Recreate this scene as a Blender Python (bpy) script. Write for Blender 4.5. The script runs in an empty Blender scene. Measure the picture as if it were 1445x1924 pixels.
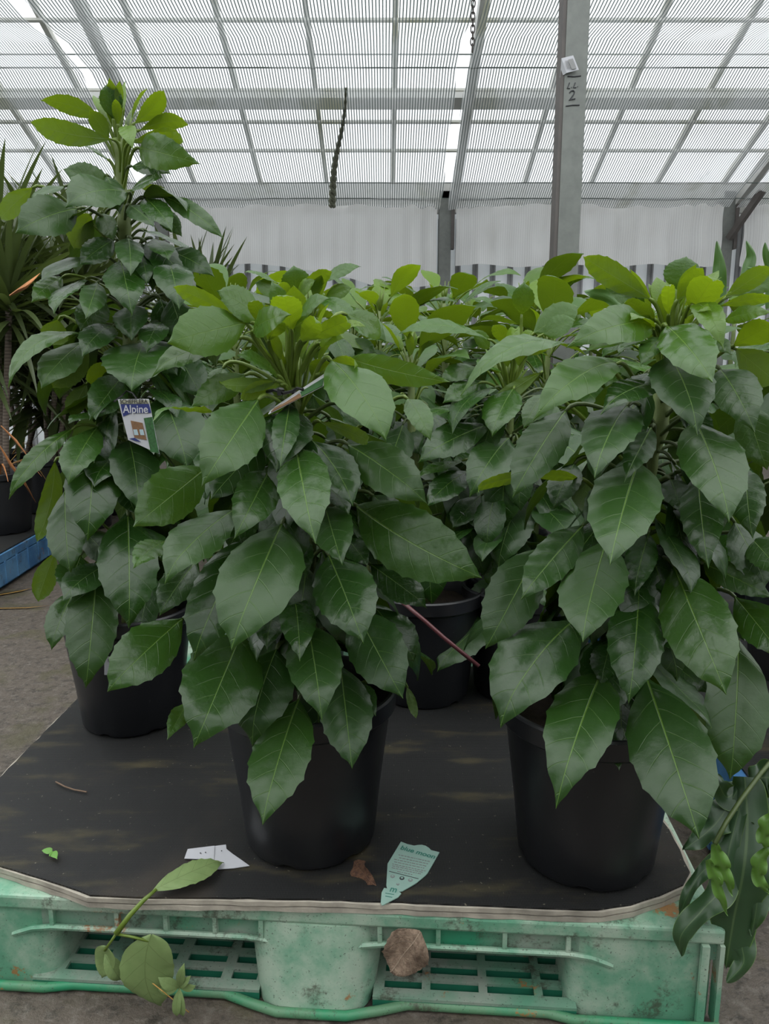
import bpy, bmesh, math, random
from mathutils import Vector, Matrix
C = bpy.context.scene
COL = C.collection
R = math.radians

# ---------------------------------------------------------------- camera
FPX, CX, CY = 1447.0, 722.5, 962.0
PITCH = R(11.0)
CAMZ = 0.885
cam = bpy.data.cameras.new('camera')
cam.sensor_fit = 'VERTICAL'; cam.sensor_height = 24.0
cam.lens = FPX / 1924.0 * 24.0
cam.clip_start = 0.02; cam.clip_end = 200
camo = bpy.data.objects.new('camera', cam); COL.objects.link(camo)
camo.location = (0, 0, CAMZ); camo.rotation_euler = (R(90) - PITCH, 0, 0)
C.camera = camo

# ---------------------------------------------------------------- overcast sky
w = bpy.data.worlds.new('overcast_sky'); C.world = w; w.use_nodes = True
nt = w.node_tree; bg = nt.nodes['Background']
tc = nt.nodes.new('ShaderNodeTexCoord'); sx = nt.nodes.new('ShaderNodeSeparateXYZ')
cr = nt.nodes.new('ShaderNodeValToRGB')
nt.links.new(tc.outputs['Generated'], sx.inputs[0]); nt.links.new(sx.outputs['Z'], cr.inputs[0])
cr.color_ramp.elements[0].position = 0.0; cr.color_ramp.elements[0].color = (0.64, 0.67, 0.69, 1)
cr.color_ramp.elements[1].position = 1.0; cr.color_ramp.elements[1].color = (0.98, 1.0, 0.985, 1)
nt.links.new(cr.outputs[0], bg.inputs[0]); bg.inputs[1].default_value = 3.2
C.view_settings.view_transform = 'Standard'; C.view_settings.look = 'None'
C.view_settings.gamma = 1.0; C.view_settings.exposure = 0.45
C.cycles.transparent_max_bounces = 16
C.cycles.max_bounces = 8

# ---------------------------------------------------------------- helpers
def P(px, py, Y):
    """world point on the vertical plane at distance Y that the photo shows at px, py"""
    x = (px - CX) / FPX; y = -(py - CY) / FPX
    d = Vector((x, math.cos(PITCH) + y * math.sin(PITCH), -math.sin(PITCH) + y * math.cos(PITCH)))
    return Vector((0, 0, CAMZ)) + d * (Y / d.y)
def PZ(px, py, z):
    x = (px - CX) / FPX; y = -(py - CY) / FPX
    d = Vector((x, math.cos(PITCH) + y * math.sin(PITCH), -math.sin(PITCH) + y * math.cos(PITCH)))
    return Vector((0, 0, CAMZ)) + d * ((z - CAMZ) / d.z)
def depth_of(p):
    return p.y * math.cos(PITCH) - (p.z - CAMZ) * math.sin(PITCH)

def tag(o, label=None, cat=None, group=None, kind=None):
    if label: o['label'] = label
    if cat: o['category'] = cat
    if group: o['group'] = group
    if kind: o['kind'] = kind
    return o
def empty(name, loc=(0, 0, 0), label=None, cat=None, group=None, kind=None):
    o = bpy.data.objects.new(name, None); COL.objects.link(o); o.location = loc
    o.empty_display_size = 0.05
    return tag(o, label, cat, group, kind)
def link(name, me, mat=None, parent=None):
    o = bpy.data.objects.new(name, me); COL.objects.link(o)
    if mat and not me.materials: me.materials.append(mat)
    if parent:
        o.parent = parent
        pw = Vector((0, 0, 0)); q = parent
        while q: pw += q.location; q = q.parent
        o.matrix_parent_inverse = Matrix.Translation(-pw)
    return o
def mesh(name, verts, faces, smooth=False, uvs=None):
    me = bpy.data.meshes.new(name); me.from_pydata([tuple(v) for v in verts], [], faces)
    if smooth: me.polygons.foreach_set('use_smooth', [True] * len(me.polygons))
    if uvs:
        l = me.uv_layers.new(name='UVMap')
        for i, lp in enumerate(me.loops): l.data[i].uv = uvs[lp.vertex_index]
    me.update(); return me
class MB:
    def __init__(s): s.v = []; s.f = []
    def quad(s, a, b, c, d):
        n = len(s.v); s.v += [Vector(a), Vector(b), Vector(c), Vector(d)]; s.f.append((n, n+1, n+2, n+3)); return s
    def box(s, x0, y0, z0, x1, y1, z1, M=None):
        n = len(s.v)
        for z in (z0, z1):
            for x, y in ((x0, y0), (x1, y0), (x1, y1), (x0, y1)):
                p = Vector((x, y, z)); s.v.append(M @ p if M else p)
        for f in ((3,2,1,0), (4,5,6,7), (0,1,5,4), (1,2,6,5), (2,3,7,6), (3,0,4,7)): s.f.append(tuple(n+i for i in f))
        return s
    def bar(s, a, b, wx, wy, up=Vector((0,0,1))):
        a = Vector(a); b = Vector(b); d = (b-a).normalized()
        sd = d.cross(up)
        if sd.length < 1e-4: sd = Vector((1,0,0))
        sd.normalize(); u = sd.cross(d); n = len(s.v)
        for p in (a, b):
            for i, j in ((-1,-1), (1,-1), (1,1), (-1,1)): s.v.append(p + sd*(wx/2*i) + u*(wy/2*j))
        for f in ((3,2,1,0), (4,5,6,7), (0,1,5,4), (1,2,6,5), (2,3,7,6), (3,0,4,7)): s.f.append(tuple(n+i for i in f))
        return s
    def tube(s, pts, rad, k=6, cap=True):
        pts = [Vector(p) for p in pts]; n0 = len(s.v); m = len(pts)
        if not isinstance(rad, (list, tuple)): rad = [rad]*m
        ref = None
        for i, p in enumerate(pts):
            d = (pts[min(i+1, m-1)] - pts[max(i-1, 0)]).normalized()
            if ref is None: ref = d.orthogonal().normalized()
            ref = (ref - d*ref.dot(d)); ref = ref.normalized() if ref.length > 1e-6 else d.orthogonal().normalized()
            q = d.cross(ref)
            for j in range(k):
                a = 2*math.pi*j/k; s.v.append(p + (ref*math.cos(a) + q*math.sin(a))*rad[i])
        for i in range(m-1):
            for j in range(k):
                s.f.append((n0+i*k+j, n0+i*k+(j+1)%k, n0+(i+1)*k+(j+1)%k, n0+(i+1)*k+j))
        if cap:
            s.f.append(tuple(n0+j for j in range(k))[::-1]); s.f.append(tuple(n0+(m-1)*k+j for j in range(k)))
        return s
    def lathe(s, prof, cx=0, cy=0, k=48):
        n0 = len(s.v)
        for r, z in prof:
            for j in range(k):
                a = 2*math.pi*j/k; s.v.append(Vector((cx + r*math.cos(a), cy + r*math.sin(a), z)))
        for i in range(len(prof)-1):
            for j in range(k): s.f.append((n0+i*k+j, n0+i*k+(j+1)%k, n0+(i+1)*k+(j+1)%k, n0+(i+1)*k+j))
        return s
    def prism(s, poly, z0, z1):
        n = len(s.v); m = len(poly)
        s.v += [Vector((p[0], p[1], z0)) for p in poly] + [Vector((p[0], p[1], z1)) for p in poly]
        s.f.append(tuple(n+i for i in range(m))[::-1]); s.f.append(tuple(n+m+i for i in range(m)))
        for i in range(m): s.f.append((n+i, n+(i+1)%m, n+m+(i+1)%m, n+m+i))
        return s
    def build(s, name, mat=None, parent=None, smooth=False):
        return link(name, mesh(name, s.v, s.f, smooth), mat, parent)
def bez(p0, p1, p2, p3, n=7):
    o = []
    for i in range(n):
        t = i/(n-1); u = 1-t
        o.append(p0*u**3 + p1*3*u*u*t + p2*3*u*t*t + p3*t**3)
    return o
def smooth_angle(o, a=35):
    me = o.data
    me.polygons.foreach_set('use_smooth', [True]*len(me.polygons))
    bm = bmesh.new(); bm.from_mesh(me)
    for e in bm.edges:
        if len(e.link_faces) == 2 and e.calc_face_angle(0) > R(a): e.smooth = False
    bm.to_mesh(me); bm.free()

# ---------------------------------------------------------------- materials
class N:
    def __init__(s, name):
        s.m = bpy.data.materials.new(name); s.m.use_nodes = True; s.t = s.m.node_tree
        s.b = s.t.nodes['Principled BSDF']; s.out = s.t.nodes['Material Output']
    def n(s, ty, **k):
        d = s.t.nodes.new('ShaderNode' + ty)
        for a, v in k.items(): setattr(d, a, v)
        return d
    def l(s, a, b): s.t.links.new(a, b)
    def val(s, sock, v):
        if hasattr(v, 'is_linked') or hasattr(v, 'links'): s.l(v, sock)
        else: sock.default_value = v
    def math(s, op, a, b=None, c=None, clamp=False):
        d = s.n('Math', operation=op); d.use_clamp = clamp; s.val(d.inputs[0], a)
        if b is not None: s.val(d.inputs[1], b)
        if c is not None: s.val(d.inputs[2], c)
        return d.outputs[0]
    def mix(s, f, a, b):
        d = s.n('Mix', data_type='RGBA'); s.val(d.inputs[0], f)
        for i, v in ((6, a), (7, b)):
            if isinstance(v, tuple): d.inputs[i].default_value = (*v, 1) if len(v) == 3 else v
            else: s.l(v, d.inputs[i])
        return d.outputs[2]
    def coord(s, kind='Object'): return s.n('TexCoord').outputs[kind]
    def scale(s, v, sc):
        d = s.n('Mapping'); s.l(v, d.inputs[0]); d.inputs['Scale'].default_value = sc; return d.outputs[0]
    def noise(s, vec, scale, detail=3, rough=0.5):
        d = s.n('TexNoise'); s.l(vec, d.inputs['Vector']); d.inputs['Scale'].default_value = scale
        d.inputs['Detail'].default_value = detail; d.inputs['Roughness'].default_value = rough; return d.outputs['Fac']
    def ramp(s, f, a, b):
        d = s.n('MapRange', interpolation_type='SMOOTHSTEP'); s.l(f, d.inputs[0]); d.inputs[1].default_value = a; d.inputs[2].default_value = b
        return d.outputs[0]
    def bump(s, h, st=0.3, dist=0.002):
        d = s.n('Bump'); d.inputs['Strength'].default_value = st; d.inputs['Distance'].default_value = dist
        s.l(h, d.inputs['Height']); s.l(d.outputs[0], s.b.inputs['Normal']); return d.outputs[0]
    def base(s, c):
        if isinstance(c, tuple): s.b.inputs['Base Color'].default_value = (*c, 1)
        else: s.l(c, s.b.inputs['Base Color'])
    def set(s, **k):
        for a, v in k.items(): s.val(s.b.inputs[a.replace('_', ' ')], v)
        return s
def plain(name, col, rough=0.6, metal=0.0, var=0.15, sc=20, bump=0.1):
    m = N(name); v = m.coord(); f = m.noise(v, sc, 4)
    m.base(m.mix(f, tuple(c*(1-var) for c in col), tuple(min(1, c*(1+var)) for c in col)))
    m.set(Roughness=rough, Metallic=metal)
    if bump: m.bump(m.noise(v, sc*6, 3), bump, 0.001)
    return m.m

def leaf_material(name, young_tint, dead=False):
    m = N(name)
    uv = m.coord('UV'); sp = m.n('SeparateXYZ'); m.l(uv, sp.inputs[0])
    x = m.math('SUBTRACT', sp.outputs[0], 0.5); ax = m.math('ABSOLUTE', x); v = sp.outputs[1]
    sg = m.math('MULTIPLY', m.math('SIGN', x), 0.035)
    s = m.math('SUBTRACT', m.math('SUBTRACT', m.math('ADD', v, sg), m.math('MULTIPLY', ax, 0.75)), m.math('MULTIPLY', m.math('MULTIPLY', ax, ax), 1.6))
    wob = m.noise(uv, 5, 2); s = m.math('ADD', s, m.math('MULTIPLY', wob, 0.03))
    fr = m.math('ABSOLUTE', m.math('SUBTRACT', m.math('FRACT', m.math('MULTIPLY', s, 6.5)), 0.5))
    side = m.ramp(fr, 0.036, 0.010)
    side = m.math('MULTIPLY', side, m.ramp(ax, 0.21, 0.06))
    mw = m.math('MULTIPLY_ADD', v, -0.0065, 0.0085)
    mid = m.math('SUBTRACT', 1.0, m.math('DIVIDE', ax, mw), clamp=True); mid = m.ramp(mid, 0.0, 0.5)
    # fine net of veins
    vo = m.n('TexVoronoi', feature='DISTANCE_TO_EDGE'); vo.inputs['Scale'].default_value = 26; m.l(uv, vo.inputs['Vector'])
    net = m.ramp(vo.outputs['Distance'], 0.05, 0.0)
    oi = m.n('ObjectInfo'); cs = m.n('SeparateColor'); m.l(oi.outputs['Color'], cs.inputs[0])
    young, tone = cs.outputs[0], cs.outputs[1]
    rnd = oi.outputs['Random']
    dark = m.mix(m.noise(uv, 4, 3), (0.009, 0.034, 0.0045), (0.018, 0.060, 0.008))
    dark = m.mix(m.math('MULTIPLY', rnd, 0.5), dark, (0.024, 0.062, 0.014))
    midc = m.mix(m.noise(uv, 6, 2), (0.040, 0.105, 0.012), (0.052, 0.130, 0.018))
    col = m.mix(m.math('MULTIPLY', young, 2.0, clamp=True), dark, midc)
    col = m.mix(m.math('MULTIPLY_ADD', young, 2.0, -1.0, clamp=True), col, young_tint)
    vm = m.math('MAXIMUM', m.math('MULTIPLY', side, 0.26), m.math('MULTIPLY', mid, 0.9))
    vm = m.math('MAXIMUM', vm, m.math('MULTIPLY', net, 0.03))
    top = m.mix(vm, col, (0.10, 0.19, 0.030))
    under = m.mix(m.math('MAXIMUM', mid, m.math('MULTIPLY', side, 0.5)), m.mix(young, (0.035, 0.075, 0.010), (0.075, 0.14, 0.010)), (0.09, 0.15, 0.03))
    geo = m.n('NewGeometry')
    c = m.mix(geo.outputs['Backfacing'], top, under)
    # sparse brown blemishes
    bl = m.ramp(m.noise(m.scale(uv, (1, 1, 1)), 9, 2), 0.74, 0.78)
    c = m.mix(m.math('MULTIPLY', bl, 0.5), c, (0.10, 0.06, 0.02))
    m.base(c)
    ro = m.math('MULTIPLY_ADD', m.noise(uv, 8, 3), 0.16, 0.15)
    ro = m.math('ADD', ro, m.math('MULTIPLY', tone, 0.16))
    ro = m.math('MAXIMUM', ro, m.math('MULTIPLY', geo.outputs['Backfacing'], 0.55))
    m.set(Roughness=ro, Specular_IOR_Level=0.5)
    h = m.math('SUBTRACT', m.math('MULTIPLY', m.noise(uv, 16, 5), 0.45), m.math('ADD', m.math('MULTIPLY', side, 0.35), m.math('ADD', mid, m.math('MULTIPLY', net, 0.02))))
    nb = m.bump(h, 0.5, 0.0022)
    tr = m.n('BsdfTranslucent')
    m.l(m.mix(young, (0.05, 0.10, 0.003), (0.22, 0.33, 0.008)), tr.inputs[0]); m.l(nb, tr.inputs['Normal'])
    mx = m.n('MixShader'); m.val(mx.inputs[0], m.math('MULTIPLY_ADD', young, 0.22, 0.20))
    m.l(m.b.outputs[0], mx.inputs[1]); m.l(tr.outputs[0], mx.inputs[2]); m.l(mx.outputs[0], m.out.inputs[0])
    return m.m
M = {}
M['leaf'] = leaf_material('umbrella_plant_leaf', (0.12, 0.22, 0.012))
M['stalk'] = plain('leaf_stalk', (0.10, 0.155, 0.015), 0.45, var=0.25, sc=30)
M['stalk_dark'] = plain('mature_stalk', (0.055, 0.085, 0.018), 0.5, var=0.3, sc=30)
M['stem'] = plain('green_stem', (0.11, 0.15, 0.04), 0.55, var=0.35, sc=35, bump=0.4)
def pot_mat():
    m = N('black_nursery_pot'); v = m.coord()
    sp = m.ramp(m.noise(v, 160, 2), 0.74, 0.80)
    c = m.mix(m.noise(v, 8, 3), (0.005, 0.0055, 0.007), (0.011, 0.0115, 0.014))
    c = m.mix(m.math('MULTIPLY', m.ramp(m.noise(m.scale(v, (1, 1, .35)), 7, 4), 0.52, 0.75), 0.35), c, (0.03, 0.03, 0.03))
    m.base(m.mix(m.math('MULTIPLY', sp, 0.5), c, (0.12, 0.115, 0.10)))
    m.set(Roughness=m.math('MULTIPLY_ADD', m.noise(v, 9, 3), 0.25, 0.25)); m.bump(m.noise(v, 120, 2), 0.08, 0.001); return m.m
M['pot'] = pot_mat()
M['soil'] = plain('potting_soil', (0.035, 0.024, 0.016), 0.95, var=0.6, sc=90, bump=1.0)
def cloth_mat():
    m = N('black_shade_cloth'); v = m.coord()
    wv = m.n('TexWave', wave_type='BANDS', bands_direction='X'); m.l(v, wv.inputs[0]); wv.inputs['Scale'].default_value = 150; wv.inputs['Distortion'].default_value = 1.5
    wv2 = m.n('TexWave', wave_type='BANDS', bands_direction='Y'); m.l(v, wv2.inputs[0]); wv2.inputs['Scale'].default_value = 125; wv2.inputs['Distortion'].default_value = 1.5
    g = m.math('MULTIPLY', wv.outputs['Fac'], wv2.outputs['Fac'])
    c = m.mix(g, (0.002, 0.0025, 0.0025), (0.046, 0.045, 0.045))
    d = m.noise(m.scale(v, (1.0, 3.5, 1)), 5, 5, 0.6)
    c = m.mix(m.math('MULTIPLY', m.ramp(d, 0.54, 0.72), 0.6), c, (0.075, 0.062, 0.03))
    c = m.mix(m.math('MULTIPLY', m.ramp(m.noise(v, 3, 5), 0.58, 0.72), 0.4), c, (0.06, 0.047, 0.035))
    sp = m.ramp(m.noise(v, 150, 2), 0.72, 0.78)
    c = m.mix(m.math('MULTIPLY', sp, 0.55), c, (0.30, 0.27, 0.20))
    m.base(c); m.set(Roughness=0.55, Specular_IOR_Level=0.35); m.bump(g, 0.5, 0.0008); return m.m
M['cloth'] = cloth_mat()
M['board'] = plain('weathered_board', (0.36, 0.325, 0.27), 0.85, var=0.8, sc=28, bump=0.8)
def pallet_mat(name, base, bright, scuff, seed):
    m = N(name); v = m.coord(); mp = m.n('Mapping'); m.l(v, mp.inputs[0]); mp.inputs['Location'].default_value = (seed, seed, 0); v = mp.outputs[0]
    c = m.mix(m.ramp(m.noise(v, 6, 6, .65), 0.38, 0.60), base, scuff)
    c = m.mix(m.ramp(m.noise(v, 4, 3), 0.56, 0.66), c, bright)
    c = m.mix(m.math('MULTIPLY', m.ramp(m.noise(v, 10, 9, .8), 0.54, 0.64), 0.8), c, (0.055, 0.048, 0.032))
    c = m.mix(m.math('MULTIPLY', m.ramp(m.noise(v, 8, 6, .75), 0.605, 0.65), 0.8), c, (0.34, 0.12, 0.025))
    c = m.mix(m.math('MULTIPLY', m.ramp(m.noise(v, 330, 3), 0.64, 0.70), 0.7), c, (0.03, 0.03, 0.025))
    m.base(c); m.set(Roughness=0.5); m.bump(m.noise(v, 60, 4), 0.25, 0.0015); return m.m
M['green'] = pallet_mat('green_pallet_plastic', (0.11, 0.30, 0.19), (0.04, 0.27, 0.15), (0.37, 0.47, 0.37), 3.0)
M['green_bright'] = pallet_mat('green_pallet_edge', (0.02, 0.22, 0.10), (0.02, 0.28, 0.12), (0.10, 0.22, 0.12), 7.0)
M['green_inner'] = pallet_mat('green_pallet_deck', (0.14, 0.27, 0.19), (0.03, 0.24, 0.13), (0.27, 0.31, 0.26), 5.2)
M['teal_wall'] = plain('shaded_green_slot_wall', (0.012, 0.14, 0.08), 0.6, var=.4)  # unscuffed green, darkened for the shade inside the slots
M['teal_dark'] = plain('shaded_green_slot_floor', (0.008, 0.085, 0.048), 0.6)  # darker still, shade at the bottom of the slots put into the colour
M['blue'] = pallet_mat('blue_pallet_plastic', (0.035, 0.13, 0.30), (0.05, 0.20, 0.42), (0.10, 0.24, 0.42), 11.0)
def floor_mat():
    m = N('wet_concrete_floor'); v = m.coord()
    c = m.mix(m.noise(v, 3, 6, .6), (0.055, 0.044, 0.034), (0.125, 0.100, 0.080))
    c = m.mix(m.math('MULTIPLY', m.ramp(m.noise(v, 55, 4, .7), 0.50, 0.66), 0.6), c, (0.16, 0.14, 0.12))
    c = m.mix(m.math('MULTIPLY', m.ramp(m.noise(v, 34, 8, .8), 0.48, 0.62), 0.7), c, (0.016, 0.014, 0.010))
    c = m.mix(m.math('MULTIPLY', m.ramp(m.noise(v, 6, 5, .6), 0.52, 0.66), 0.6), c, (0.06, 0.055, 0.02))
    m.base(c); m.set(Roughness=m.math('MULTIPLY_ADD', m.noise(v, 2, 4), 0.5, 0.35))
    m.bump(m.noise(v, 60, 5, .7), 0.7, 0.006); return m.m
M['floor'] = floor_mat()
def steel_mat():
    m = N('galvanised_steel'); v = m.coord()
    c = m.mix(m.noise(v, 22, 5, .6), (0.10, 0.107, 0.10), (0.19, 0.20, 0.185))
    c = m.mix(m.ramp(m.noise(v, 9, 3), 0.66, 0.72), c, (0.12, 0.095, 0.065))
    m.base(c); m.set(Roughness=0.6, Metallic=0.25); m.bump(m.noise(v, 40, 3), 0.1, 0.001); return m.m
M['steel'] = steel_mat()
M['steel_dark'] = plain('dark_brown_steel', (0.075, 0.065, 0.06), 0.6, var=0.3, sc=15)
M['bar'] = plain('roof_bar_metal', (0.42, 0.42, 0.38), 0.7, var=0.15, sc=6)
M['beam'] = plain('dull_roof_beam', (0.45, 0.45, 0.43), 0.7, var=0.2, sc=3)
M['wallp'] = plain('white_corrugated_sheet', (0.60, 0.62, 0.63), 0.6, var=0.08, sc=4)
def sheet_mat():
    m = N('white_corrugated_sheet'); v = m.coord(); c = m.mix(m.noise(v, 4, 4), (0.62, 0.64, 0.65), (0.74, 0.76, 0.77)); m.base(c); m.set(Roughness=.6)
    tr = m.n('BsdfTranslucent'); m.l(c, tr.inputs[0]); mx = m.n('MixShader'); mx.inputs[0].default_value = .30
    m.l(m.b.outputs[0], mx.inputs[1]); m.l(tr.outputs[0], mx.inputs[2]); m.l(mx.outputs[0], m.out.inputs[0]); return m.m
M['wallp'] = sheet_mat()
M['rib'] = plain('grey_sheet_rib', (0.22, 0.225, 0.23), 0.6, var=0.2, sc=12)
def pane_mat():
    m = N('polycarbonate_pane'); v = m.coord()
    t = m.n('BsdfTransparent'); m.l(m.mix(m.noise(m.scale(v, (3, .8, 1)), 2, 4), (0.35, 0.354, 0.362), (0.42, 0.425, 0.437)), t.inputs[0])
    d = m.n('BsdfTranslucent'); d.inputs[0].default_value = (0.8, 0.82, 0.85, 1)
    mx = m.n('MixShader'); mx.inputs[0].default_value = 0.2
    m.l(t.outputs[0], mx.inputs[1]); m.l(d.outputs[0], mx.inputs[2]); m.l(mx.outputs[0], m.out.inputs[0]); return m.m
M['pane'] = pane_mat()
def clear_pane():
    m = N('clear_pane'); t = m.n('BsdfTransparent'); t.inputs[0].default_value = (.93, .94, .95, 1); m.l(t.outputs[0], m.out.inputs[0]); return m.m
M['clear_pane'] = clear_pane()
def screen_mat(name, period, duty, open_t, dark, cloth, stain):
    m = N(name); v = m.coord(); sp = m.n('SeparateXYZ'); m.l(v, sp.inputs[0])
    fr = m.math('FRACT', m.math('DIVIDE', sp.outputs[0], period))
    st = m.ramp(m.math('ABSOLUTE', m.math('SUBTRACT', fr, 0.5)), duty/2+0.05, duty/2-0.05)
    mk = m.math('MULTIPLY', m.ramp(m.noise(m.scale(v, (1, .4, .4)), 2.2, 4, .6), 0.50, 0.72), stain)
    # open cloth: part see-through, part white thread
    t = m.n('BsdfTransparent'); t.inputs[0].default_value = (1, 1, 1, 1)
    tl = m.n('BsdfTranslucent'); m.l(m.mix(mk, cloth, (0.30, 0.30, 0.16)), tl.inputs[0])
    df = m.n('BsdfDiffuse'); m.l(m.mix(mk, cloth, (0.28, 0.27, 0.16)), df.inputs[0])
    th = m.n('MixShader'); th.inputs[0].default_value = 0.5; m.l(tl.outputs[0], th.inputs[1]); m.l(df.outputs[0], th.inputs[2])
    op = m.n('MixShader'); op.inputs[0].default_value = 1-open_t; m.l(t.outputs[0], op.inputs[1]); m.l(th.outputs[0], op.inputs[2])
    dk = m.n('BsdfDiffuse'); dk.inputs[0].default_value = (*dark, 1)
    dt = m.n('BsdfTranslucent'); dt.inputs[0].default_value = (*dark, 1)
    d2 = m.n('MixShader'); d2.inputs[0].default_value = 0.5; m.l(dk.outputs[0], d2.inputs[1]); m.l(dt.outputs[0], d2.inputs[2])
    mx = m.n('MixShader'); m.l(st, mx.inputs[0]); m.l(op.outputs[0], mx.inputs[1]); m.l(d2.outputs[0], mx.inputs[2])
    m.l(mx.outputs[0], m.out.inputs[0]); return m.m
M['screen'] = screen_mat('striped_shade_screen', 0.0195, 0.35, 0.60, (0.11, 0.133, 0.13), (0.85, 0.86, 0.86), 0.9)
M['curtain'] = screen_mat('hanging_curtain_cloth', 0.0195, 0.20, 0.10, (0.72, 0.71, 0.70), (0.93, 0.92, 0.91), 0.12)
M['paper'] = plain('white_paper', (0.45, 0.45, 0.48), 0.7, var=0.08, sc=30)
M['ink'] = plain('black_ink', (0.03, 0.03, 0.035), 0.7, bump=0)
M['grey_ink'] = plain('grey_ink', (0.22, 0.22, 0.22), 0.7, bump=0)
M['mint'] = plain('mint_green_card', (0.25, 0.38, 0.33), 0.5, var=0.12, sc=40)
M['green_ink'] = plain('dark_green_ink', (0.02, 0.16, 0.12), 0.6, bump=0)
M['navy'] = plain('navy_print', (0.02, 0.03, 0.14), 0.5, bump=0)
M['brown'] = plain('brown_print', (0.19, 0.10, 0.05), 0.5, var=0.4, sc=200, bump=0)
M['beige'] = plain('beige_print', (0.36, 0.36, 0.26), 0.5, bump=0)
M['skyblue'] = plain('pale_blue_print', (0.35, 0.45, 0.5), 0.5, bump=0)
M['foliage_print'] = plain('foliage_print', (0.03, 0.10, 0.03), 0.5, var=0.9, sc=300, bump=0)
M['black'] = plain('black_plastic_tie', (0.012, 0.012, 0.014), 0.4)
M['maroon'] = plain('maroon_cane', (0.10, 0.028, 0.032), 0.35, var=0.2, sc=60)
M['chain'] = plain('rusty_chain_metal', (0.07, 0.06, 0.055), 0.6, metal=0.4)
M['rope'] = plain('mossy_speckled_rope', (0.17, 0.18, 0.13), 0.9, var=0.85, sc=90, bump=1)
M['wire'] = plain('dark_wire', (0.08, 0.10, 0.09), 0.6)
M['dead'] = plain('dried_brown_leaf', (0.24, 0.16, 0.11), 0.85, var=0.4, sc=35, bump=0.8)
M['dead_red'] = plain('dried_russet_leaf', (0.15, 0.07, 0.04), 0.8, var=0.4, sc=35)
M['straw'] = plain('dried_yellow_blade', (0.42, 0.24, 0.06), 0.75, var=0.3, sc=12)
M['orange'] = plain('dried_orange_blade', (0.42, 0.17, 0.06), 0.75, var=0.3, sc=12)
M['twig'] = plain('brown_twig', (0.14, 0.09, 0.06), 0.85, var=0.3, sc=80)
M['sprout'] = plain('bright_sprout', (0.10, 0.25, 0.035), 0.5)
def pale_leaf():
    m = N('wilted_leaf_underside'); v = m.coord('UV'); sp = m.n('SeparateXYZ'); m.l(v, sp.inputs[0])
    ax = m.math('ABSOLUTE', m.math('SUBTRACT', sp.outputs[0], 0.5))
    s = m.math('SUBTRACT', sp.outputs[1], m.math('MULTIPLY', ax, 1.0))
    fr = m.math('ABSOLUTE', m.math('SUBTRACT', m.math('FRACT', m.math('MULTIPLY', s, 5)), 0.5))
    vn = m.math('MAXIMUM', m.ramp(fr, 0.03, 0.008), m.ramp(ax, 0.008, 0.003))
    c = m.mix(m.noise(v, 8, 4), (0.12, 0.19, 0.06), (0.18, 0.25, 0.09))
    m.base(m.mix(m.math('MULTIPLY', vn, 0.6), c, (0.10, 0.14, 0.04))); m.set(Roughness=0.6); m.bump(vn, 0.3, 0.001); return m.m
M['pale_leaf'] = pale_leaf()
def dead_mat(name, a, b, vein):
    m = N(name); uv = m.coord('UV'); sp = m.n('SeparateXYZ'); m.l(uv, sp.inputs[0])
    ax = m.math('ABSOLUTE', m.math('SUBTRACT', sp.outputs[0], 0.5)); s = m.math('SUBTRACT', sp.outputs[1], m.math('MULTIPLY', ax, 1.1))
    s = m.math('ADD', s, m.math('MULTIPLY', m.noise(uv, 6, 3), .08))
    fr = m.math('ABSOLUTE', m.math('SUBTRACT', m.math('FRACT', m.math('MULTIPLY', s, 6)), 0.5))
    vn = m.math('MAXIMUM', m.ramp(fr, 0.06, 0.01), m.ramp(ax, 0.014, 0.005))
    c = m.mix(m.ramp(m.noise(uv, 9, 5, .7), .35, .65), a, b); m.base(m.mix(m.math('MULTIPLY', vn, .7), c, vein)); m.set(Roughness=.85)
    m.bump(m.math('ADD', vn, m.noise(uv, 30, 4)), .8, .002); return m.m
M['dead'] = dead_mat('dried_brown_leaf', (0.11, 0.072, 0.048), (0.24, 0.17, 0.12), (0.34, 0.26, 0.19))
M['dead_red'] = dead_mat('dried_russet_leaf', (0.05, 0.022, 0.012), (0.13, 0.06, 0.03), (0.16, 0.08, 0.05))
def blade_mat():
    m = N('dracaena_blade'); v = m.coord('UV'); sp = m.n('SeparateXYZ'); m.l(v, sp.inputs[0])
    oi = m.n('ObjectInfo')
    c = m.mix(oi.outputs['Random'], (0.016, 0.028, 0.008), (0.055, 0.080, 0.022))
    st = m.noise(m.scale(v, (30, .3, 1)), 3, 2)
    c = m.mix(m.math('MULTIPLY', st, 0.35), c, (0.09, 0.115, 0.045))
    m.base(c); m.set(Roughness=0.38)
    tr = m.n('BsdfTranslucent'); tr.inputs[0].default_value = (0.14, 0.20, 0.04, 1)
    mx = m.n('MixShader'); mx.inputs[0].default_value = 0.2
    m.l(m.b.outputs[0], mx.inputs[1]); m.l(tr.outputs[0], mx.inputs[2]); m.l(mx.outputs[0], m.out.inputs[0]); return m.m
M['blade'] = blade_mat()
def cane_mat():
    m = N('ringed_cane_bark'); v = m.coord(); sp = m.n('SeparateXYZ'); m.l(v, sp.inputs[0])
    wv = m.math('FRACT', m.math('MULTIPLY', sp.outputs[2], 70)); c = m.mix(wv, (0.07, 0.052, 0.04), (0.20, 0.16, 0.13))
    m.base(c); m.set(Roughness=0.8); m.bump(wv, 0.5, 0.002); return m.m
M['cane'] = cane_mat()
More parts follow.
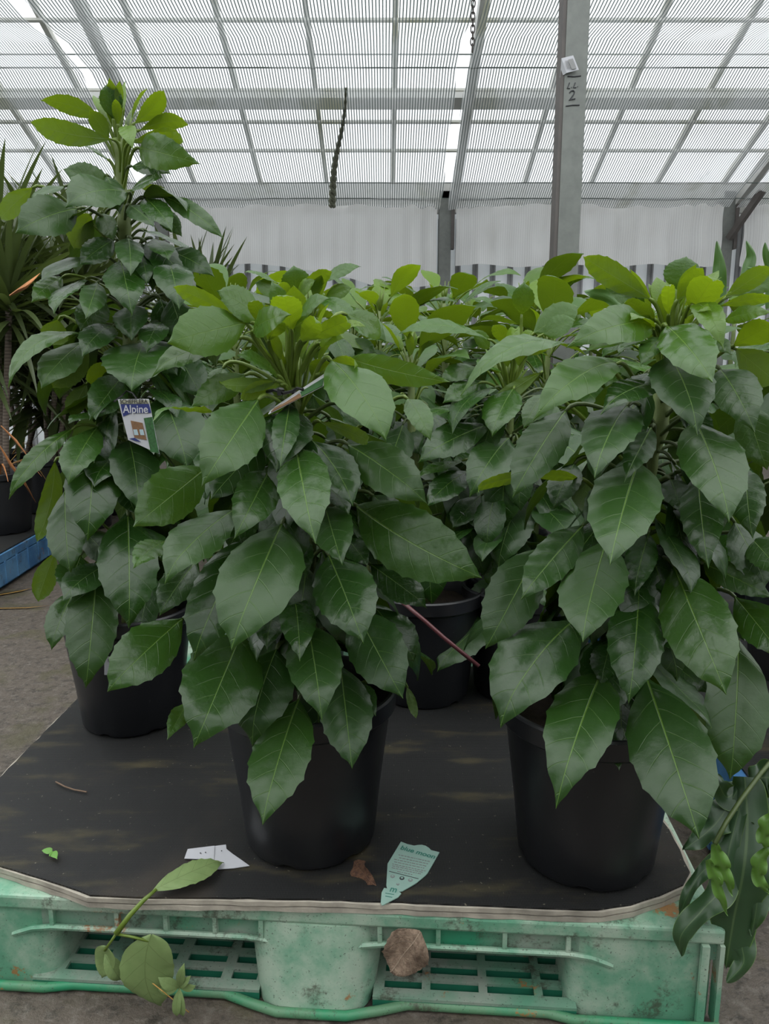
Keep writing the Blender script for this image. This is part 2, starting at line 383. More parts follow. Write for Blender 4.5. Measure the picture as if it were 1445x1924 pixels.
def lobe_mat():
    m = N('philodendron_leaf'); v = m.coord('UV'); sp = m.n('SeparateXYZ'); m.l(v, sp.inputs[0])
    ax = m.math('ABSOLUTE', m.math('SUBTRACT', sp.outputs[0], 0.5))
    mid = m.ramp(ax, 0.030, 0.012); edge = m.ramp(ax, 0.475, 0.495)
    c = m.mix(m.noise(m.coord(), 14, 4), (0.018, 0.050, 0.018), (0.034, 0.075, 0.030))
    oi = m.n('ObjectInfo'); cs = m.n('SeparateColor'); m.l(oi.outputs['Color'], cs.inputs[0])
    c = m.mix(cs.outputs[0], c, (0.10, 0.22, 0.03))
    c = m.mix(m.math('MULTIPLY', mid, 0.6), c, (0.10, 0.16, 0.06)); c = m.mix(m.math('MULTIPLY', edge, 0.7), c, (0.16, 0.28, 0.06))
    m.base(c); m.set(Roughness=0.38); m.bump(m.noise(m.coord(), 60, 3), 0.15, 0.001)
    tr = m.n('BsdfTranslucent'); tr.inputs[0].default_value = (0.10, 0.2, 0.01, 1)
    mx = m.n('MixShader'); mx.inputs[0].default_value = 0.12
    m.l(m.b.outputs[0], mx.inputs[1]); m.l(tr.outputs[0], mx.inputs[2]); m.l(mx.outputs[0], m.out.inputs[0]); return m.m
M['lobe'] = lobe_mat()
# ================================================================ the greenhouse
BAYS = [-4.62, -2.05, 0.52, 3.09, 5.66]
GY, GZ = 7.25, 2.26            # foot of the sloping screen
KY, KZ = 5.65, 2.90            # its upper bend
EY, EZ = 7.42, 2.47            # eave of the roof
RY, RZ = 2.4, 2.47 + (7.42-2.4)*0.41

MB().box(-22, -14, -0.2, 22, 9, 0.0).build('floor', M['floor']); tag(bpy.data.objects['floor'], 'wet stained concrete floor', kind='structure')
# back wall: flat sheet with proud ribs
wb = MB().box(-9.2, 7.62, 0, 9.2, 7.66, 2.45).build('wall_back', M['wallp']); tag(wb, 'white corrugated back wall behind the plants', kind='structure')
ribme = MB().box(-0.026, -0.028, 0, -0.010, 0, 2.2).box(0.010, -0.028, 0, 0.026, 0, 2.2).box(-0.010, -0.018, 0, 0.010, 0, 2.2)
rm = mesh('rib', ribme.v, ribme.f); rm.materials.append(M['rib'])
x = -9.1
while x < 9.15:
    r = link('rib', rm, None, wb); r.location = (x, 7.62, 0); x += 0.166
for sgn, nm in ((-1, 'wall_left'), (1, 'wall_right')):
    o = MB().box(sgn*9.2-0.02, -2.7, 0, sgn*9.2+0.02, 7.66, 2.45).build(nm, M['wallp']); tag(o, 'white side wall of the greenhouse', kind='structure')
# roof: bars and panes
ceil = empty('ceiling', (0, 0, 0), 'sloping translucent roof on metal glazing bars', kind='structure')
SL = Vector((0, RY-EY, RZ-EZ))
def on_roof(x, t, dz=0.0): return Vector((x, EY, EZ+dz)) + SL*t
sp = 0.597
x0 = 0.075 - 15*sp
gb = MB().bar(Vector((0, EY, EZ)), Vector((0, RY, RZ)), 0.036, 0.05); gbm = mesh('glazing_bar', gb.v, gb.f); gbm.materials.append(M['bar'])
pn = MB().quad((0.025, EY, EZ+0.02), (sp-0.025, EY, EZ+0.02), (sp-0.025, RY, RZ+0.02), (0.025, RY, RZ+0.02)); pm = mesh('pane', pn.v, pn.f); pm.materials.append(M['pane'])
for i in range(31):
    xx = x0 + i*sp
    o = link('glazing_bar', gbm, None, ceil); o.location.x = xx
    if i < 30: o = link('pane', pm, None, ceil); o.location.x = xx
def purlin(t, wy, dz, mat, name, depth=0.05):
    a = on_roof(-9.2, t, dz); b = on_roof(9.2, t, dz)
    MB().bar(a, b, depth, wy, up=Vector((0, 0.38, 0.92))).build(name, mat, ceil)
def roof_t(py, dz=0.0):
    best = None
    for i in range(2001):
        t = i/2000; p = on_roof(0, t, dz); d = depth_of(p)
        yy = CY - FPX * ((p.y*math.sin(PITCH) + (p.z-CAMZ)*math.cos(PITCH))/d)
        if best is None or abs(yy-py) < best[0]: best = (abs(yy-py), t)
    return best[1]
for py in (282, 228, 168, 36): purlin(roof_t(py, -0.04), 0.02, -0.045, M['bar'], 'purlin', 0.022)
purlin(roof_t(184, -0.09), 0.05, -0.11, M['beam'], 'roof_beam', 0.125)
MB().box(-9.2, 7.36, 2.335, 9.2, 7.46, 2.475).build('eave_gutter', M['beam'], ceil)
MB().box(-9.2, 7.50, 2.24, 9.2, 7.58, 2.36).build('wall_rail', M['beam'], ceil)
# the other slope of the same roof, behind the photographer; end wall added to cut frontal light
BY, BZ = -2.6, RZ-5.0*0.41
gb2 = MB().bar(Vector((0, RY, RZ)), Vector((0, BY, BZ)), 0.052, 0.05); g2 = mesh('glazing_bar', gb2.v, gb2.f); g2.materials.append(M['bar'])
p2 = MB().quad((0.025, RY, RZ+0.02), (sp-0.025, RY, RZ+0.02), (sp-0.025, BY, BZ+0.02), (0.025, BY, BZ+0.02)); p2m = mesh('pane', p2.v, p2.f); p2m.materials.append(M['clear_pane'])  # unseen panes, made clear so more sky light reaches the plants
for i in range(31):
    link('glazing_bar', g2, None, ceil).location.x = x0 + i*sp
    if i < 30: link('pane', p2m, None, ceil).location.x = x0 + i*sp
for t in (0, .25, .5, .75, 1):
    y_, z_ = RY+(BY-RY)*t, RZ+(BZ-RZ)*t; MB().box(-9.2, y_-.04, z_-.12, 9.2, y_+.04, z_-.03).build('purlin', M['bar'], ceil)
fw = MB().box(-9.2, -2.75, 0, 9.2, -2.70, 2.45).build('wall_front', M['rib']); tag(fw, 'unseen grey wall added behind the photographer to cut frontal light', kind='structure')
# bay frames: post and rafter
for bx in BAYS:
    po = empty('trim_1', (bx+0.03, 7.36, 0), 'grey steel frame post against the back wall', kind='structure')
    MB().box(-0.055, 0, 0, 0.055, 0.01, 2.40).box(-0.055, 0.09, 0, 0.055, 0.10, 2.40).box(-0.006, 0.01, 0, 0.006, 0.09, 2.40).build('post', M['steel'], po).matrix_parent_inverse.identity()
    MB().box(0.055, -0.02, 1.9, 0.085, 0.06, 2.34).build('bracket', M['steel_dark'], po).matrix_parent_inverse.identity()
    MB().bar(Vector((bx+0.11, EY, EZ-0.16)), Vector((bx+0.11, RY, RZ-0.16)), 0.06, 0.10).build('rafter', M['beam'], ceil)
    if bx > 2: MB().bar(Vector((bx+0.02, 7.3, 1.98)), Vector((bx+0.17, 7.05, 2.34)), 0.05, 0.05).build('knee_brace', M['steel_dark'], ceil)
# unseen screens added behind the photographer to darken part of the leaf reflections
for b in range(4):
    xa, xb = BAYS[b]+0.045, BAYS[b+1]-0.025; vs = []; fs = []
    for j in range(13):
        y = -2.6+2.1*j/12
        for i in range(13): vs.append((xa+(xb-xa)*i/12, y, KZ-.03*math.sin(math.pi*((y+2.6)/.7 % 1))))
    for j in range(12):
        for i in range(12): a = j*13+i; fs.append((a, a+1, a+14, a+13))
    o = link('added_rear_screen', mesh('added_rear_screen', vs, fs, True), M['screen'], ceil)
# wires under the roof
wr = empty('trim_2', (0, 0, 0), 'thin dark wires carrying the shade screens', kind='structure')
def wire(y, z): MB().bar(Vector((-9.2, y, z)), Vector((9.2, y, z)), 0.007, 0.007).build('wire', M['wire'], wr)
def lerp_sl(t): return KY + (GY-KY)*t, KZ + (GZ-KZ)*t
wire(KY, KZ+0.01)
for t in (0.05, 0.80, 0.93): y_, z_ = lerp_sl(t); wire(y_, z_-0.012)

# shade screens: one continuous cloth per bay, flat then sloping, and the curtain below
def screen_profile():
    pr = []
    for i in range(13):
        y = 3.9 + (KY-3.9)*i/12
        sag = 0.035*math.sin(math.pi*((y-3.35)/0.66 % 1.0))
        pr.append((y, KZ - sag))
    for i in range(1, 17):
        t = i/16; y, z = lerp_sl(t); z -= 0.02*math.sin(math.pi*min(1, t*1.0))
        if t > 0.86: z -= (t-0.86)*0.12
        pr.append((y, z))
    return pr
names = {-2.05: 'middle', 0.52: 'right'}
sl = {0: 'striped shade screen under the roof at the far left, beyond the bright gap',
      1: 'striped shade screen in the middle bay, behind the tall plant and the rope',
      2: 'striped shade screen in the bay behind the grey steel post',
      3: 'striped shade screen past the steel brace at the far right edge'}
cl = {0: 'pale hanging curtain at the far left, behind the strappy dracaenas',
      1: 'pale hanging curtain in the middle bay, with a sagging lower hem',
      2: 'pale hanging curtain behind the grey steel post, with a level hem',
      3: 'pale hanging curtain right of the far right frame post'}
for b in range(4):
    xa, xb = BAYS[b]+0.045, BAYS[b+1]-0.025
    nx = 24; pr = screen_profile(); vs = []; fs = []
    for j, (y, z) in enumerate(pr):
        for i in range(nx+1):
            u = i/nx; e = 0.05*math.exp(-u/0.05) + 0.05*math.exp(-(1-u)/0.05)
            rip = 0.006*math.sin(u*40+j*.6+b) + 0.012*math.sin(u*9+b*2+j*.25)
            vs.append((xa+(xb-xa)*u + 0.01*math.sin(j*.7+b*3)*(1 if i in (0, nx) else 0), y, z + rip - (e*.35 if j else 0)))
    for j in range(len(pr)-1):
        for i in range(nx): a = j*(nx+1)+i; fs.append((a, a+1, a+nx+2, a+nx+1))
    o = link('shade_screen', mesh('shade_screen', vs, fs, True), M['screen']); tag(o, sl[b], 'screen', 'shade screens under the roof')
    hem = MB().tube([Vector((xa+(xb-xa)*i/10, 3.9, KZ-0.02+0.01*math.sin(i*3))) for i in range(11)], 0.045, 8).build('gathered_hem', M['curtain'], o)
    # curtain
    vs = []; fs = []; nx = 60; nz = 14; cx0, cx1 = BAYS[b]+0.12, BAYS[b+1]-0.05
    for j in range(nz+1):
        for i in range(nx+1):
            u = i/nx; xx = cx0+(cx1-cx0)*u
            bot = 1.735
            if b == 1: bot = 1.745 - 0.19*max(0, min(1, (u-0.42)/0.36))**1.2 - 0.012*math.sin(u*17)
            elif b == 2: bot = 1.74 + 0.012*math.sin(u*19)
            v = j/nz; z = 2.262 + (bot-2.262)*v
            fold = 0.022*math.sin(u*31+b+.7*math.sin(v*4)) + 0.010*math.sin(u*67+b*2+v) + 0.010*math.sin(v*9+u*12)
            if u > .86: fold += 0.03*math.sin((u-.86)*95)
            if u < .06: fold += 0.02*math.sin(u*140)
            vs.append((xx, 7.24+fold, z))
    for j in range(nz):
        for i in range(nx): a = j*(nx+1)+i; fs.append((a, a+1, a+nx+2, a+nx+1))
    o = link('hanging_curtain', mesh('hanging_curtain', vs, fs, True), M['curtain']); tag(o, cl[b], 'curtain', 'curtains hanging along the back wall')

# front galvanised post with its dark channel side
PY_ = 3.30
pa = P(1075, 300, PY_); 
post = empty('trim_3', (pa.x, PY_, 0), 'galvanised steel post with handwritten marks standing among the plants', kind='structure')
hw = 0.044
pm_ = MB().box(-hw, 0, 0, hw, 0.006, 3.6).box(hw-0.006, 0.006, 0, hw, 0.10, 3.6).box(-hw+0.0, 0.006, 0, -hw+0.006, 0.02, 3.6)
o = pm_.build('post_face', M['steel'], post); o.matrix_parent_inverse.identity()
o = MB().box(-hw-0.014, 0.004, 0, -hw, 0.012, 3.6).box(-hw-0.014, 0.012, 0, -hw-0.008, 0.09, 3.6).build('post_side', M['steel_dark'], post); o.matrix_parent_inverse.identity()  # separate strip in a darker brown than the post face
def face_pt(px, py): p = P(px, py, PY_-0.002); return p
def stroke(pts, name, mat, parent, r=0.0022, Y=None):
    Y = Y or PY_-0.0015
    q = [P(a, b_, Y) for a, b_ in pts]
    o = MB().tube(q, r, 5).build(name, mat, parent); return o
def zz(x, y): return (1020+x/13.74, 80+y/13.74)
stroke([zz(640, 870), zz(800, 880), zz(985, 858)], 'marker_line', M['ink'], post)
stroke([zz(595, 1640), zz(760, 1615), zz(950, 1612)], 'marker_line', M['ink'], post)
stroke([zz(690, 1035), zz(630, 1185), zz(700, 1185)], 'handwriting', M['ink'], post)
stroke([zz(738, 1155), zz(744, 1162)], 'handwriting', M['ink'], post, 0.0028)
stroke([zz(838, 1035), zz(790, 1165), zz(860, 1160)], 'handwriting', M['ink'], post)
stroke([zz(896, 1130), zz(904, 1136)], 'handwriting', M['ink'], post, 0.0028)
stroke([zz(690, 1300), zz(735, 1250), zz(790, 1240), zz(820, 1275), zz(800, 1340), zz(740, 1420), zz(680, 1488), zz(760, 1465), zz(838, 1448)], 'handwriting', M['ink'], post, 0.0026)
# paper label folded round the post edge
def flat_poly(name, pts, mat, parent=None, th=0.0008, nrm=None):
    pts = [Vector(p) for p in pts]
    n = Vector((0, 0, 0))
    for i in range(len(pts)): n += pts[i].cross(pts[(i+1) % len(pts)])
    n.normalize()
    if nrm is not None and n.dot(nrm) < 0: pts = pts[::-1]; n = -n
    m = MB(); k = len(pts); m.v = [p+n*th/2 for p in pts] + [p-n*th/2 for p in pts]
    m.f = [tuple(range(k)), tuple(range(k, 2*k))[::-1]] + [(i, i+k, (i+1) % k+k, (i+1) % k) for i in range(k)]
    return m.build(name, mat, parent)
lab = empty('paper_label', P(1068, 120, PY_-0.01), 'curled white barcode paper label stuck round the grey steel post', 'label')
def lz(x, y, dy=0.0): a, b_ = zz(x, y); return P(a, b_, PY_-0.012-dy)
flat_poly('front_flap', [lz(480, 405), lz(785, 330, .004), lz(930, 700, .008), lz(610, 785)], M['paper'], lab)
flat_poly('side_flap', [lz(480, 405), lz(610, 785), lz(440, 900, -.03), lz(470, 600, -.03)], M['paper'], lab)
flat_poly('barcode', [lz(655, 440, .008), lz(775, 408, .008), lz(870, 665, .010), lz(745, 690, .009)], M['grey_ink'], lab)
for k in range(3):
    flat_poly('print_line', [lz(575+k*30, 470-k*6, .007), lz(588+k*30, 468-k*6, .007), lz(652+k*30, 670-k*5, .0075), lz(638+k*30, 672-k*5, .0075)], M['grey_ink'], lab)
# chain
ch = empty('chain', P(889, 0, 4.4), 'short rusty chain hanging from the roof at the bright gap', 'chain')
top = P(890, -30, 4.4)
for k in range(11):
    c = top + Vector((0.0, 0, -0.030*k)); vert = k % 2
    pts = []
    for i in range(13):
        a = 2*math.pi*i/12; dx, dz = 0.010*math.cos(a), 0.021*math.sin(a)
        pts.append(c + (Vector((dx, 0, dz)) if vert else Vector((0, dx, dz))))
    MB().tube(pts, 0.0035, 5, cap=False).build('chain_link', M['chain'], ch)
# twisted mossy rope against the screen
rp = []
for i in range(60):
    t = i/59; px = 650 + (622-650)*t + 3*math.sin(t*7); py = 165 + (388-165)*t
    y_ = KY + (GY-KY)*(py-107)/(388-107)
    rp.append(P(px, py, y_-0.10))
m = MB()
for ph in (0, math.pi):
    m.tube([p + Vector((math.cos(i*0.9+ph), math.sin(i*.9+ph), 0))*(0.004+0.014*i/59) for i, p in enumerate(rp)], [0.004+0.016*i/59 for i in range(60)], 6)
o = m.build('rope', M['rope'], smooth=True); tag(o, 'mossy twisted rope hanging slantwise before the middle shade screen', 'rope')
# ================================================================ green pallet, board and cloth
MATZ = 0.170
PO = Vector((-0.705, 0.972, 0)); PA = R(-4.1)
MP = Matrix.Translation(PO) @ Matrix.Rotation(PA, 4, 'Z')
PW, PD, PH = 1.158, 1.12, 0.150
pal = empty('plastic_pallet', PO, 'scuffed green plastic pallet carrying the three big potted plants', 'pallet')
def lp(u, v, z): return MP @ Vector((u, v, z))
# upper deck with a lip
m = MB().box(0, 0, PH-0.022, PW, PD, PH, MP); o = m.build('top_deck', M['green'], pal)
bev = o.modifiers.new('bevel', 'BEVEL'); bev.width = 0.004; bev.segments = 2
MB().box(0.0, 0.010, PH-0.052, PW, 0.016, PH-0.022, MP).build('front_web', M['green_inner'], pal)
for (a, b) in ((0.205, 0.545), (0.675, 0.985)):
    pts = [lp(a-0.03, .006, PH-0.066), lp(a, .004, PH-0.054), lp(a+0.03, 0.004, PH-0.050), lp(b-0.03, 0.004, PH-0.050), lp(b, .004, PH-0.054), lp(b+0.03, .006, PH-0.066)]
    MB().tube(pts, 0.0042, 6).build('lower_flange', M['green'], pal)
for u in (0.235, 0.33, 0.40, 0.47, 0.535, 0.70, 0.78, 0.87, 0.955):
    MB().box(u-0.003, 0.002, PH-0.050, u+0.003, 0.012, PH-0.020, MP).build('rib', M['green'], pal)
# legs: lofted super-ellipse columns
def leg(u0, u1, v0, v1, bulge, name='leg'):
    m = MB(); secs = []; k = 40; nz = 9
    for j in range(nz):
        t = j/(nz-1); z = 0.003 + (PH-0.022-0.003)*t
        sh = 0.0 + 0.012*(1-t)
        uc, vc = (u0+u1)/2, (v0+v1)/2; hu, hv = (u1-u0)/2 - 0.02*math.sin(t*math.pi*.5)*0 + bulge*0.016*(t-0.5), (v1-v0)/2 + sh*bulge
        for i in range(k):
            a = 2*math.pi*i/k; e = 0.35 if not bulge else 0.62
            c_, s_ = math.cos(a), math.sin(a)
            m.v.append(lp(uc + hu*math.copysign(abs(c_)**e, c_), vc - (sh*bulge*.6) + hv*math.copysign(abs(s_)**e, s_), z))
    for j in range(nz-1):
        for i in range(k): m.f.append((j*k+i, j*k+(i+1) % k, (j+1)*k+(i+1) % k, (j+1)*k+i))
    m.f.append(tuple(range(k))[::-1]); m.f.append(tuple((nz-1)*k+i for i in range(k)))
    o = m.build(name, M['green'], pal); smooth_angle(o, 50); return o
for v0, v1 in ((0.004, 0.15), (0.48, 0.64), (0.97, 1.115)):
    leg(0.004, 0.235, v0, v1, 0); leg(0.515, 0.700, v0-.006, v1, 1); leg(0.955, PW-0.004, v0, v1, 0)
MB().box(PW-0.030, -0.004, 0.004, PW-0.020, 0.004, PH-0.022, MP).build('corner_rib', M['green'], pal)
MB().box(PW-0.006, -0.002, 0.004, PW, 0.02, PH-0.022, MP).build('corner_rib', M['green'], pal)
# lower deck: a real grid of slots
def deck(u0, u1, rows, cols, v_start, rowp, sloth, colx):
  for z0, z1, mt, nm in ((0.0145, 0.019, M['green_inner'], 'lower_deck'), (0.004, 0.0145, M['teal_wall'], 'slot_shade_layer')):  # lower layer carries the darkened green seen as shaded slot walls
    m = MB(); v = v_start; edges_v = []
    for r in range(rows): edges_v.append((v, v+sloth)); v += rowp
    last = 0.0
    for (a, b) in edges_v:
        m.box(u0, last, z0, u1, a, z1, MP); x = u0
        for (c, d) in colx: m.box(x, a, z0, c, b, z1, MP); x = d
        m.box(x, a, z0, u1, b, z1, MP); last = b
    m.box(u0, last, z0, u1, 1.11, z1, MP)
    o = m.build(nm, mt, pal)
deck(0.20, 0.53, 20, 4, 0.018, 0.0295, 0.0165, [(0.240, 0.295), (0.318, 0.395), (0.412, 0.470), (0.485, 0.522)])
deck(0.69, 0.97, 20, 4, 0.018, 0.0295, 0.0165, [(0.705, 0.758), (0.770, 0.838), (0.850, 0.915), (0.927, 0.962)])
ep = [(0.0, -0.004), (0.22, -0.004), (0.26, 0.004), (0.48, 0.004), (0.52, -0.010), (0.56, -0.022), (0.655, -0.022), (0.70, -0.010), (0.74, 0.003), (0.93, 0.003), (0.965, -0.006), (PW, -0.006)]
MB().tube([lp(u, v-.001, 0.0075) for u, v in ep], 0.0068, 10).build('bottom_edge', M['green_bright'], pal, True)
MB().box(0.2, 0.004, 0.001, 0.53, 1.1, 0.003, MP).build('slot_shade_plate', M['teal_dark'], pal)  # plate added below the slots, its colour holds their shade
MB().box(0.69, 0.004, 0.001, 0.97, 1.1, 0.003, MP).build('slot_shade_plate', M['teal_dark'], pal)
# moulded marks on the middle leg
def mark(px, py, w_, h_, parent, Y):
    pts = [P(px, py, Y), P(px+w_, py, Y), P(px+w_, py+h_, Y), P(px, py+h_, Y)]
    MB().tube(pts+[pts[0]], 0.0008, 4).build('moulded_mark', M['green'], parent)
# outline of the board, as it lies on the pallet
opx = [(-120, 1560), (-60, 1608), (0, 1630), (70, 1652), (165, 1684), (280, 1690), (400, 1690), (550, 1694), (700, 1697), (900, 1704), (1040, 1710), (1130, 1712), (1190, 1702), (1245, 1684), (1290, 1664), (1300, 1640), (1283, 1598), (1262, 1560), (1240, 1530)]
outl = [PZ(a, b, MATZ-0.002) for a, b in opx]
pr = outl[-1]
outl += [pr + Vector((0.0, 0.12, 0)), pr+Vector((-0.01, 0.62, 0)), Vector((-0.66, pr.y+0.60, MATZ)), PZ(155, 1300, MATZ), PZ(60, 1395, MATZ), PZ(0, 1455, MATZ), PZ(-70, 1520, MATZ)]
def board_mesh(z0, z1, jit, seed, inset=0.0):
    rnd = random.Random(seed); pts = []
    cx = sum(p.x for p in outl)/len(outl); cy = sum(p.y for p in outl)/len(outl)
    n = len(outl)
    for i in range(n):
        a, b = outl[i], outl[(i+1) % n]; k = max(1, int((b-a).length/0.02))
        for q in range(k):
            p = a.lerp(b, q/k); d = Vector((p.x-cx, p.y-cy, 0)).normalized()
            pts.append(p + d*(rnd.uniform(-jit, jit) - inset))
    return MB().prism(pts, z0, z1)
bd = empty('worn_board', (outl[0].x, outl[0].y, 0.151), 'thin weathered board with frayed pale edges lying on the green pallet', 'board')
board_mesh(0.1505, 0.1575, 0.0020, 1, 0.001).build('board_sheet', M['board'], bd)
board_mesh(0.1600, 0.1665, 0.0020, 2).build('board_sheet', M['board'], bd)
board_mesh(0.1575, 0.1600, 0.001, 3, 0.006).build('dark_core', M['steel_dark'], bd)  # dark inset layer filling the gap between the two sheets
rnd = random.Random(8)
bm = bmesh.new()
mm = board_mesh(0.1667, MATZ-0.0006, 0.0012, 4, 0.004)
o = mm.build('shade_cloth', M['cloth']); tag(o, 'black woven shade cloth covering the board under the pots', 'cloth')

# ================================================================ blue pallets
def blue_pallet(name, loc, rot, W, D, H, label):
    e = empty(name, loc, label, 'pallet'); Mx = Matrix.Translation(loc) @ Matrix.Rotation(rot, 4, 'Z')
    MB().box(0, 0, H-0.03, W, D, H, Mx).build('top_deck', M['blue'], e)
    for (a, b) in ((0, .18), (W/2-.09, W/2+.09), (W-.18, W)):
        for (c, d) in ((0.004, .16), (D/2-.08, D/2+.08), (D-.16, D-.004)):
            MB().box(a+.004, c, 0.02, b-.004, d, H-0.03, Mx).build('leg', M['blue'], e)
    m = MB()
    for a in (0.02, W/2-.09, W-.2): m.box(a, 0.0, 0.0, a+.18, D, 0.02, Mx)
    m.box(0, 0, 0.0, W, 0.12, 0.021, Mx).box(0, D-.12, 0.0, W, D, .021, Mx); m.build('lower_deck', M['blue'], e)
    k = int(D/0.11)
    for i in range(k+1):
        y = 0.02+i*(D-0.04)/k
        for xx in (-0.006, W):
            MB().box(xx, y-.006, 0.02, xx+.006, y+.006, H-.03, Mx).build('side_rib', M['blue'], e)
    MB().box(-0.003, -0.002, 0.02, 0.010, D, H-0.035, Mx).build('side_wall', M['blue'], e)
    MB().box(W-.010, -0.002, 0.02, W+.003, D, H-0.035, Mx).build('side_wall', M['blue'], e)
    return e, Mx
blp, blM = blue_pallet('plastic_pallet', Vector((-2.68, 2.55, 0)), R(3.0), 1.19, 1.6, 0.140, 'stained blue plastic pallet under the dracaena pots at left')
o = MB().box(0.02, 0.02, 0.1402, 1.18, 1.58, 0.146, blM).build('cover', M['cloth']); tag(o, 'black groundsheet spread on the blue pallet at left', 'cloth')
brp, brM = blue_pallet('plastic_pallet', Vector((0.585, 1.12, 0)), R(-3.0), 1.1, 1.2, 0.200, 'blue plastic pallet half hidden behind the right-hand potted plant')
o = MB().box(0.022, 0.05, 0.2002, 1.08, 1.18, 0.204, brM).build('cover', M['cloth']); tag(o, 'black groundsheet standing in for the shaded inside of the blue pallet at right', 'cloth')  # black layer gives the shadowed inside behind the pale blue rim

# ================================================================ pots
def make_pot(parent, cx, cy, z, rt=0.131, rb=0.099, h=0.242, mat=None):
    mat = mat or M['pot']
    k = 56
    prof = [(rb-0.012, z+0.006), (rb-0.004, z+0.002), (rb, z+0.008), (rb+(rt-rb)*.30-.002, z+h*.34), (rb+(rt-rb)*.86-0.004, z+h-0.034), (rt-0.004, z+h-0.031), (rt, z+h-0.027), (rt+.0005, z+h-0.003), (rt-0.002, z+h), (rt-0.006, z+h), (rt-0.008, z+h-0.004), (rt-0.012, z+h-0.05)]
    m = MB().lathe(prof, cx, cy, k)
    n = len(m.v); m.v.append(Vector((cx, cy, z+0.006)))
    for j in range(k): m.f.append((n, (j+1) % k, j))
    # small drainage notches pressed in at the foot
    for i in range(6):
        for dj in (0, 1):
            for row in (1, 2):
                v = m.v[row*k + (int(k*(i+.2)/6)+dj) % k]; v.z += 0.0045; 
    o = m.build('pot', mat, parent); smooth_angle(o, 35)
    s = MB(); rs = rt-0.013; kk = 28; rnd = random.Random(int(cx*1000))
    s.v.append(Vector((cx, cy, z+h-0.035)))
    for r_ in (0.4, 0.75, 1.0):
        for j in range(kk):
            a = 2*math.pi*j/kk; s.v.append(Vector((cx+rs*r_*math.cos(a), cy+rs*r_*math.sin(a), z+h-0.045+rnd.uniform(-.004, .006))))
    for j in range(kk): s.f.append((0, 1+j, 1+(j+1) % kk))
    for q in range(2):
        for j in range(kk): s.f.append((1+q*kk+j, 1+(q+1)*kk+j, 1+(q+1)*kk+(j+1) % kk, 1+q*kk+(j+1) % kk))
    s.build('soil', M['soil'], parent, True)
    return o
def pot_at(px, py, z, rb=0.099):
    p = PZ(px, py, z); r = Vector((p.x, p.y, 0)).normalized()
    return Vector((p.x + r.x*rb, p.y + r.y*rb, z))
# ================================================================ leaves
PROF = [(0, .03), (.03, .10), (.08, .27), (.14, .46), (.22, .68), (.32, .87), (.42, .97), (.50, 1.0), (.60, .98), (.70, .89), (.78, .75), (.86, .53), (.91, .33), (.945, .17), (.97, .075), (1, 0)]
def prof(t, g):
    t = t**g
    for i in range(len(PROF)-1):
        if t <= PROF[i+1][0]:
            a, b = PROF[i], PROF[i+1]; u = (t-a[0])/(b[0]-a[0]); u = u*u*(3-2*u)*.35 + u*.65
            return a[1]+(b[1]-a[1])*u
    return 0
def leaf_mesh(L, W, arch=0.05, fold=0.15, hook=0.06, wave=0.012, seed=0, nv=26, nu=8, bend=0.0, teeth=1.0, g=None):
    """blade from the origin along +Y, upper face +Z, with midrib fold, quilted veins, toothed far half and pointed tip"""
    rd = random.Random(seed); g = g or rd.uniform(0.88, 1.12); ph = rd.uniform(0, 6); nt_ = rd.choice((4, 5, 6))
    asym = rd.uniform(-.05, .05); vs = []; uvs = []
    for j in range(nv+1):
        t = j/nv
        t = t if t < .9 else t
        cz = arch*L*4*t*(1-t) - hook*L*max(0, (t-.8)/.2)**2
        cx = bend*L*4*t*(1-t)
        for i in range(nu+1):
            u = (i/nu)*2-1
            hw = W/2*prof(t, g)*(1 + asym*(1 if u > 0 else -1))
            if abs(u) > .99 and t > .30 and teeth:
                sw = ((t-.30)/.66*nt_ + (0.35 if u > 0 else 0)) % 1.0
                hw += teeth*W*0.020*(sw**3*2.2-.45)*(1 if t < .97 else 0)
            x = u*hw; ax = abs(x)/L
            s = t + 0.035*(1 if x > 0 else -1) - .75*ax - 1.6*ax*ax
            puck = math.cos(2*math.pi*6.5*s)*min(1, abs(u)*1.6)*(1-abs(u)*.35)
            z = cz + fold*abs(x)*(1-.5*abs(u)) - puck*L*0.0075 + wave*L*math.sin(t*9+ph+u*1.5)*abs(u)**1.5*math.sin(math.pi*t) - abs(u)**3*W*.03
            vs.append((x+cx, t*L, z)); uvs.append((.5+x/L, t))
    fs = []
    for j in range(nv):
        for i in range(nu):
            a = j*(nu+1)+i; fs.append((a, a+1, a+nu+2, a+nu+1))
    me = mesh('leaf', vs, fs, True, uvs); me.materials.append(M['leaf']); return me
def frame_mat(o, yax, zax):
    y = yax.normalized(); x = y.cross(zax).normalized(); z = x.cross(y)
    m = Matrix((x, y, z)).transposed().to_4x4(); m.translation = o; return m
CAMP = Vector((0, 0, CAMZ))

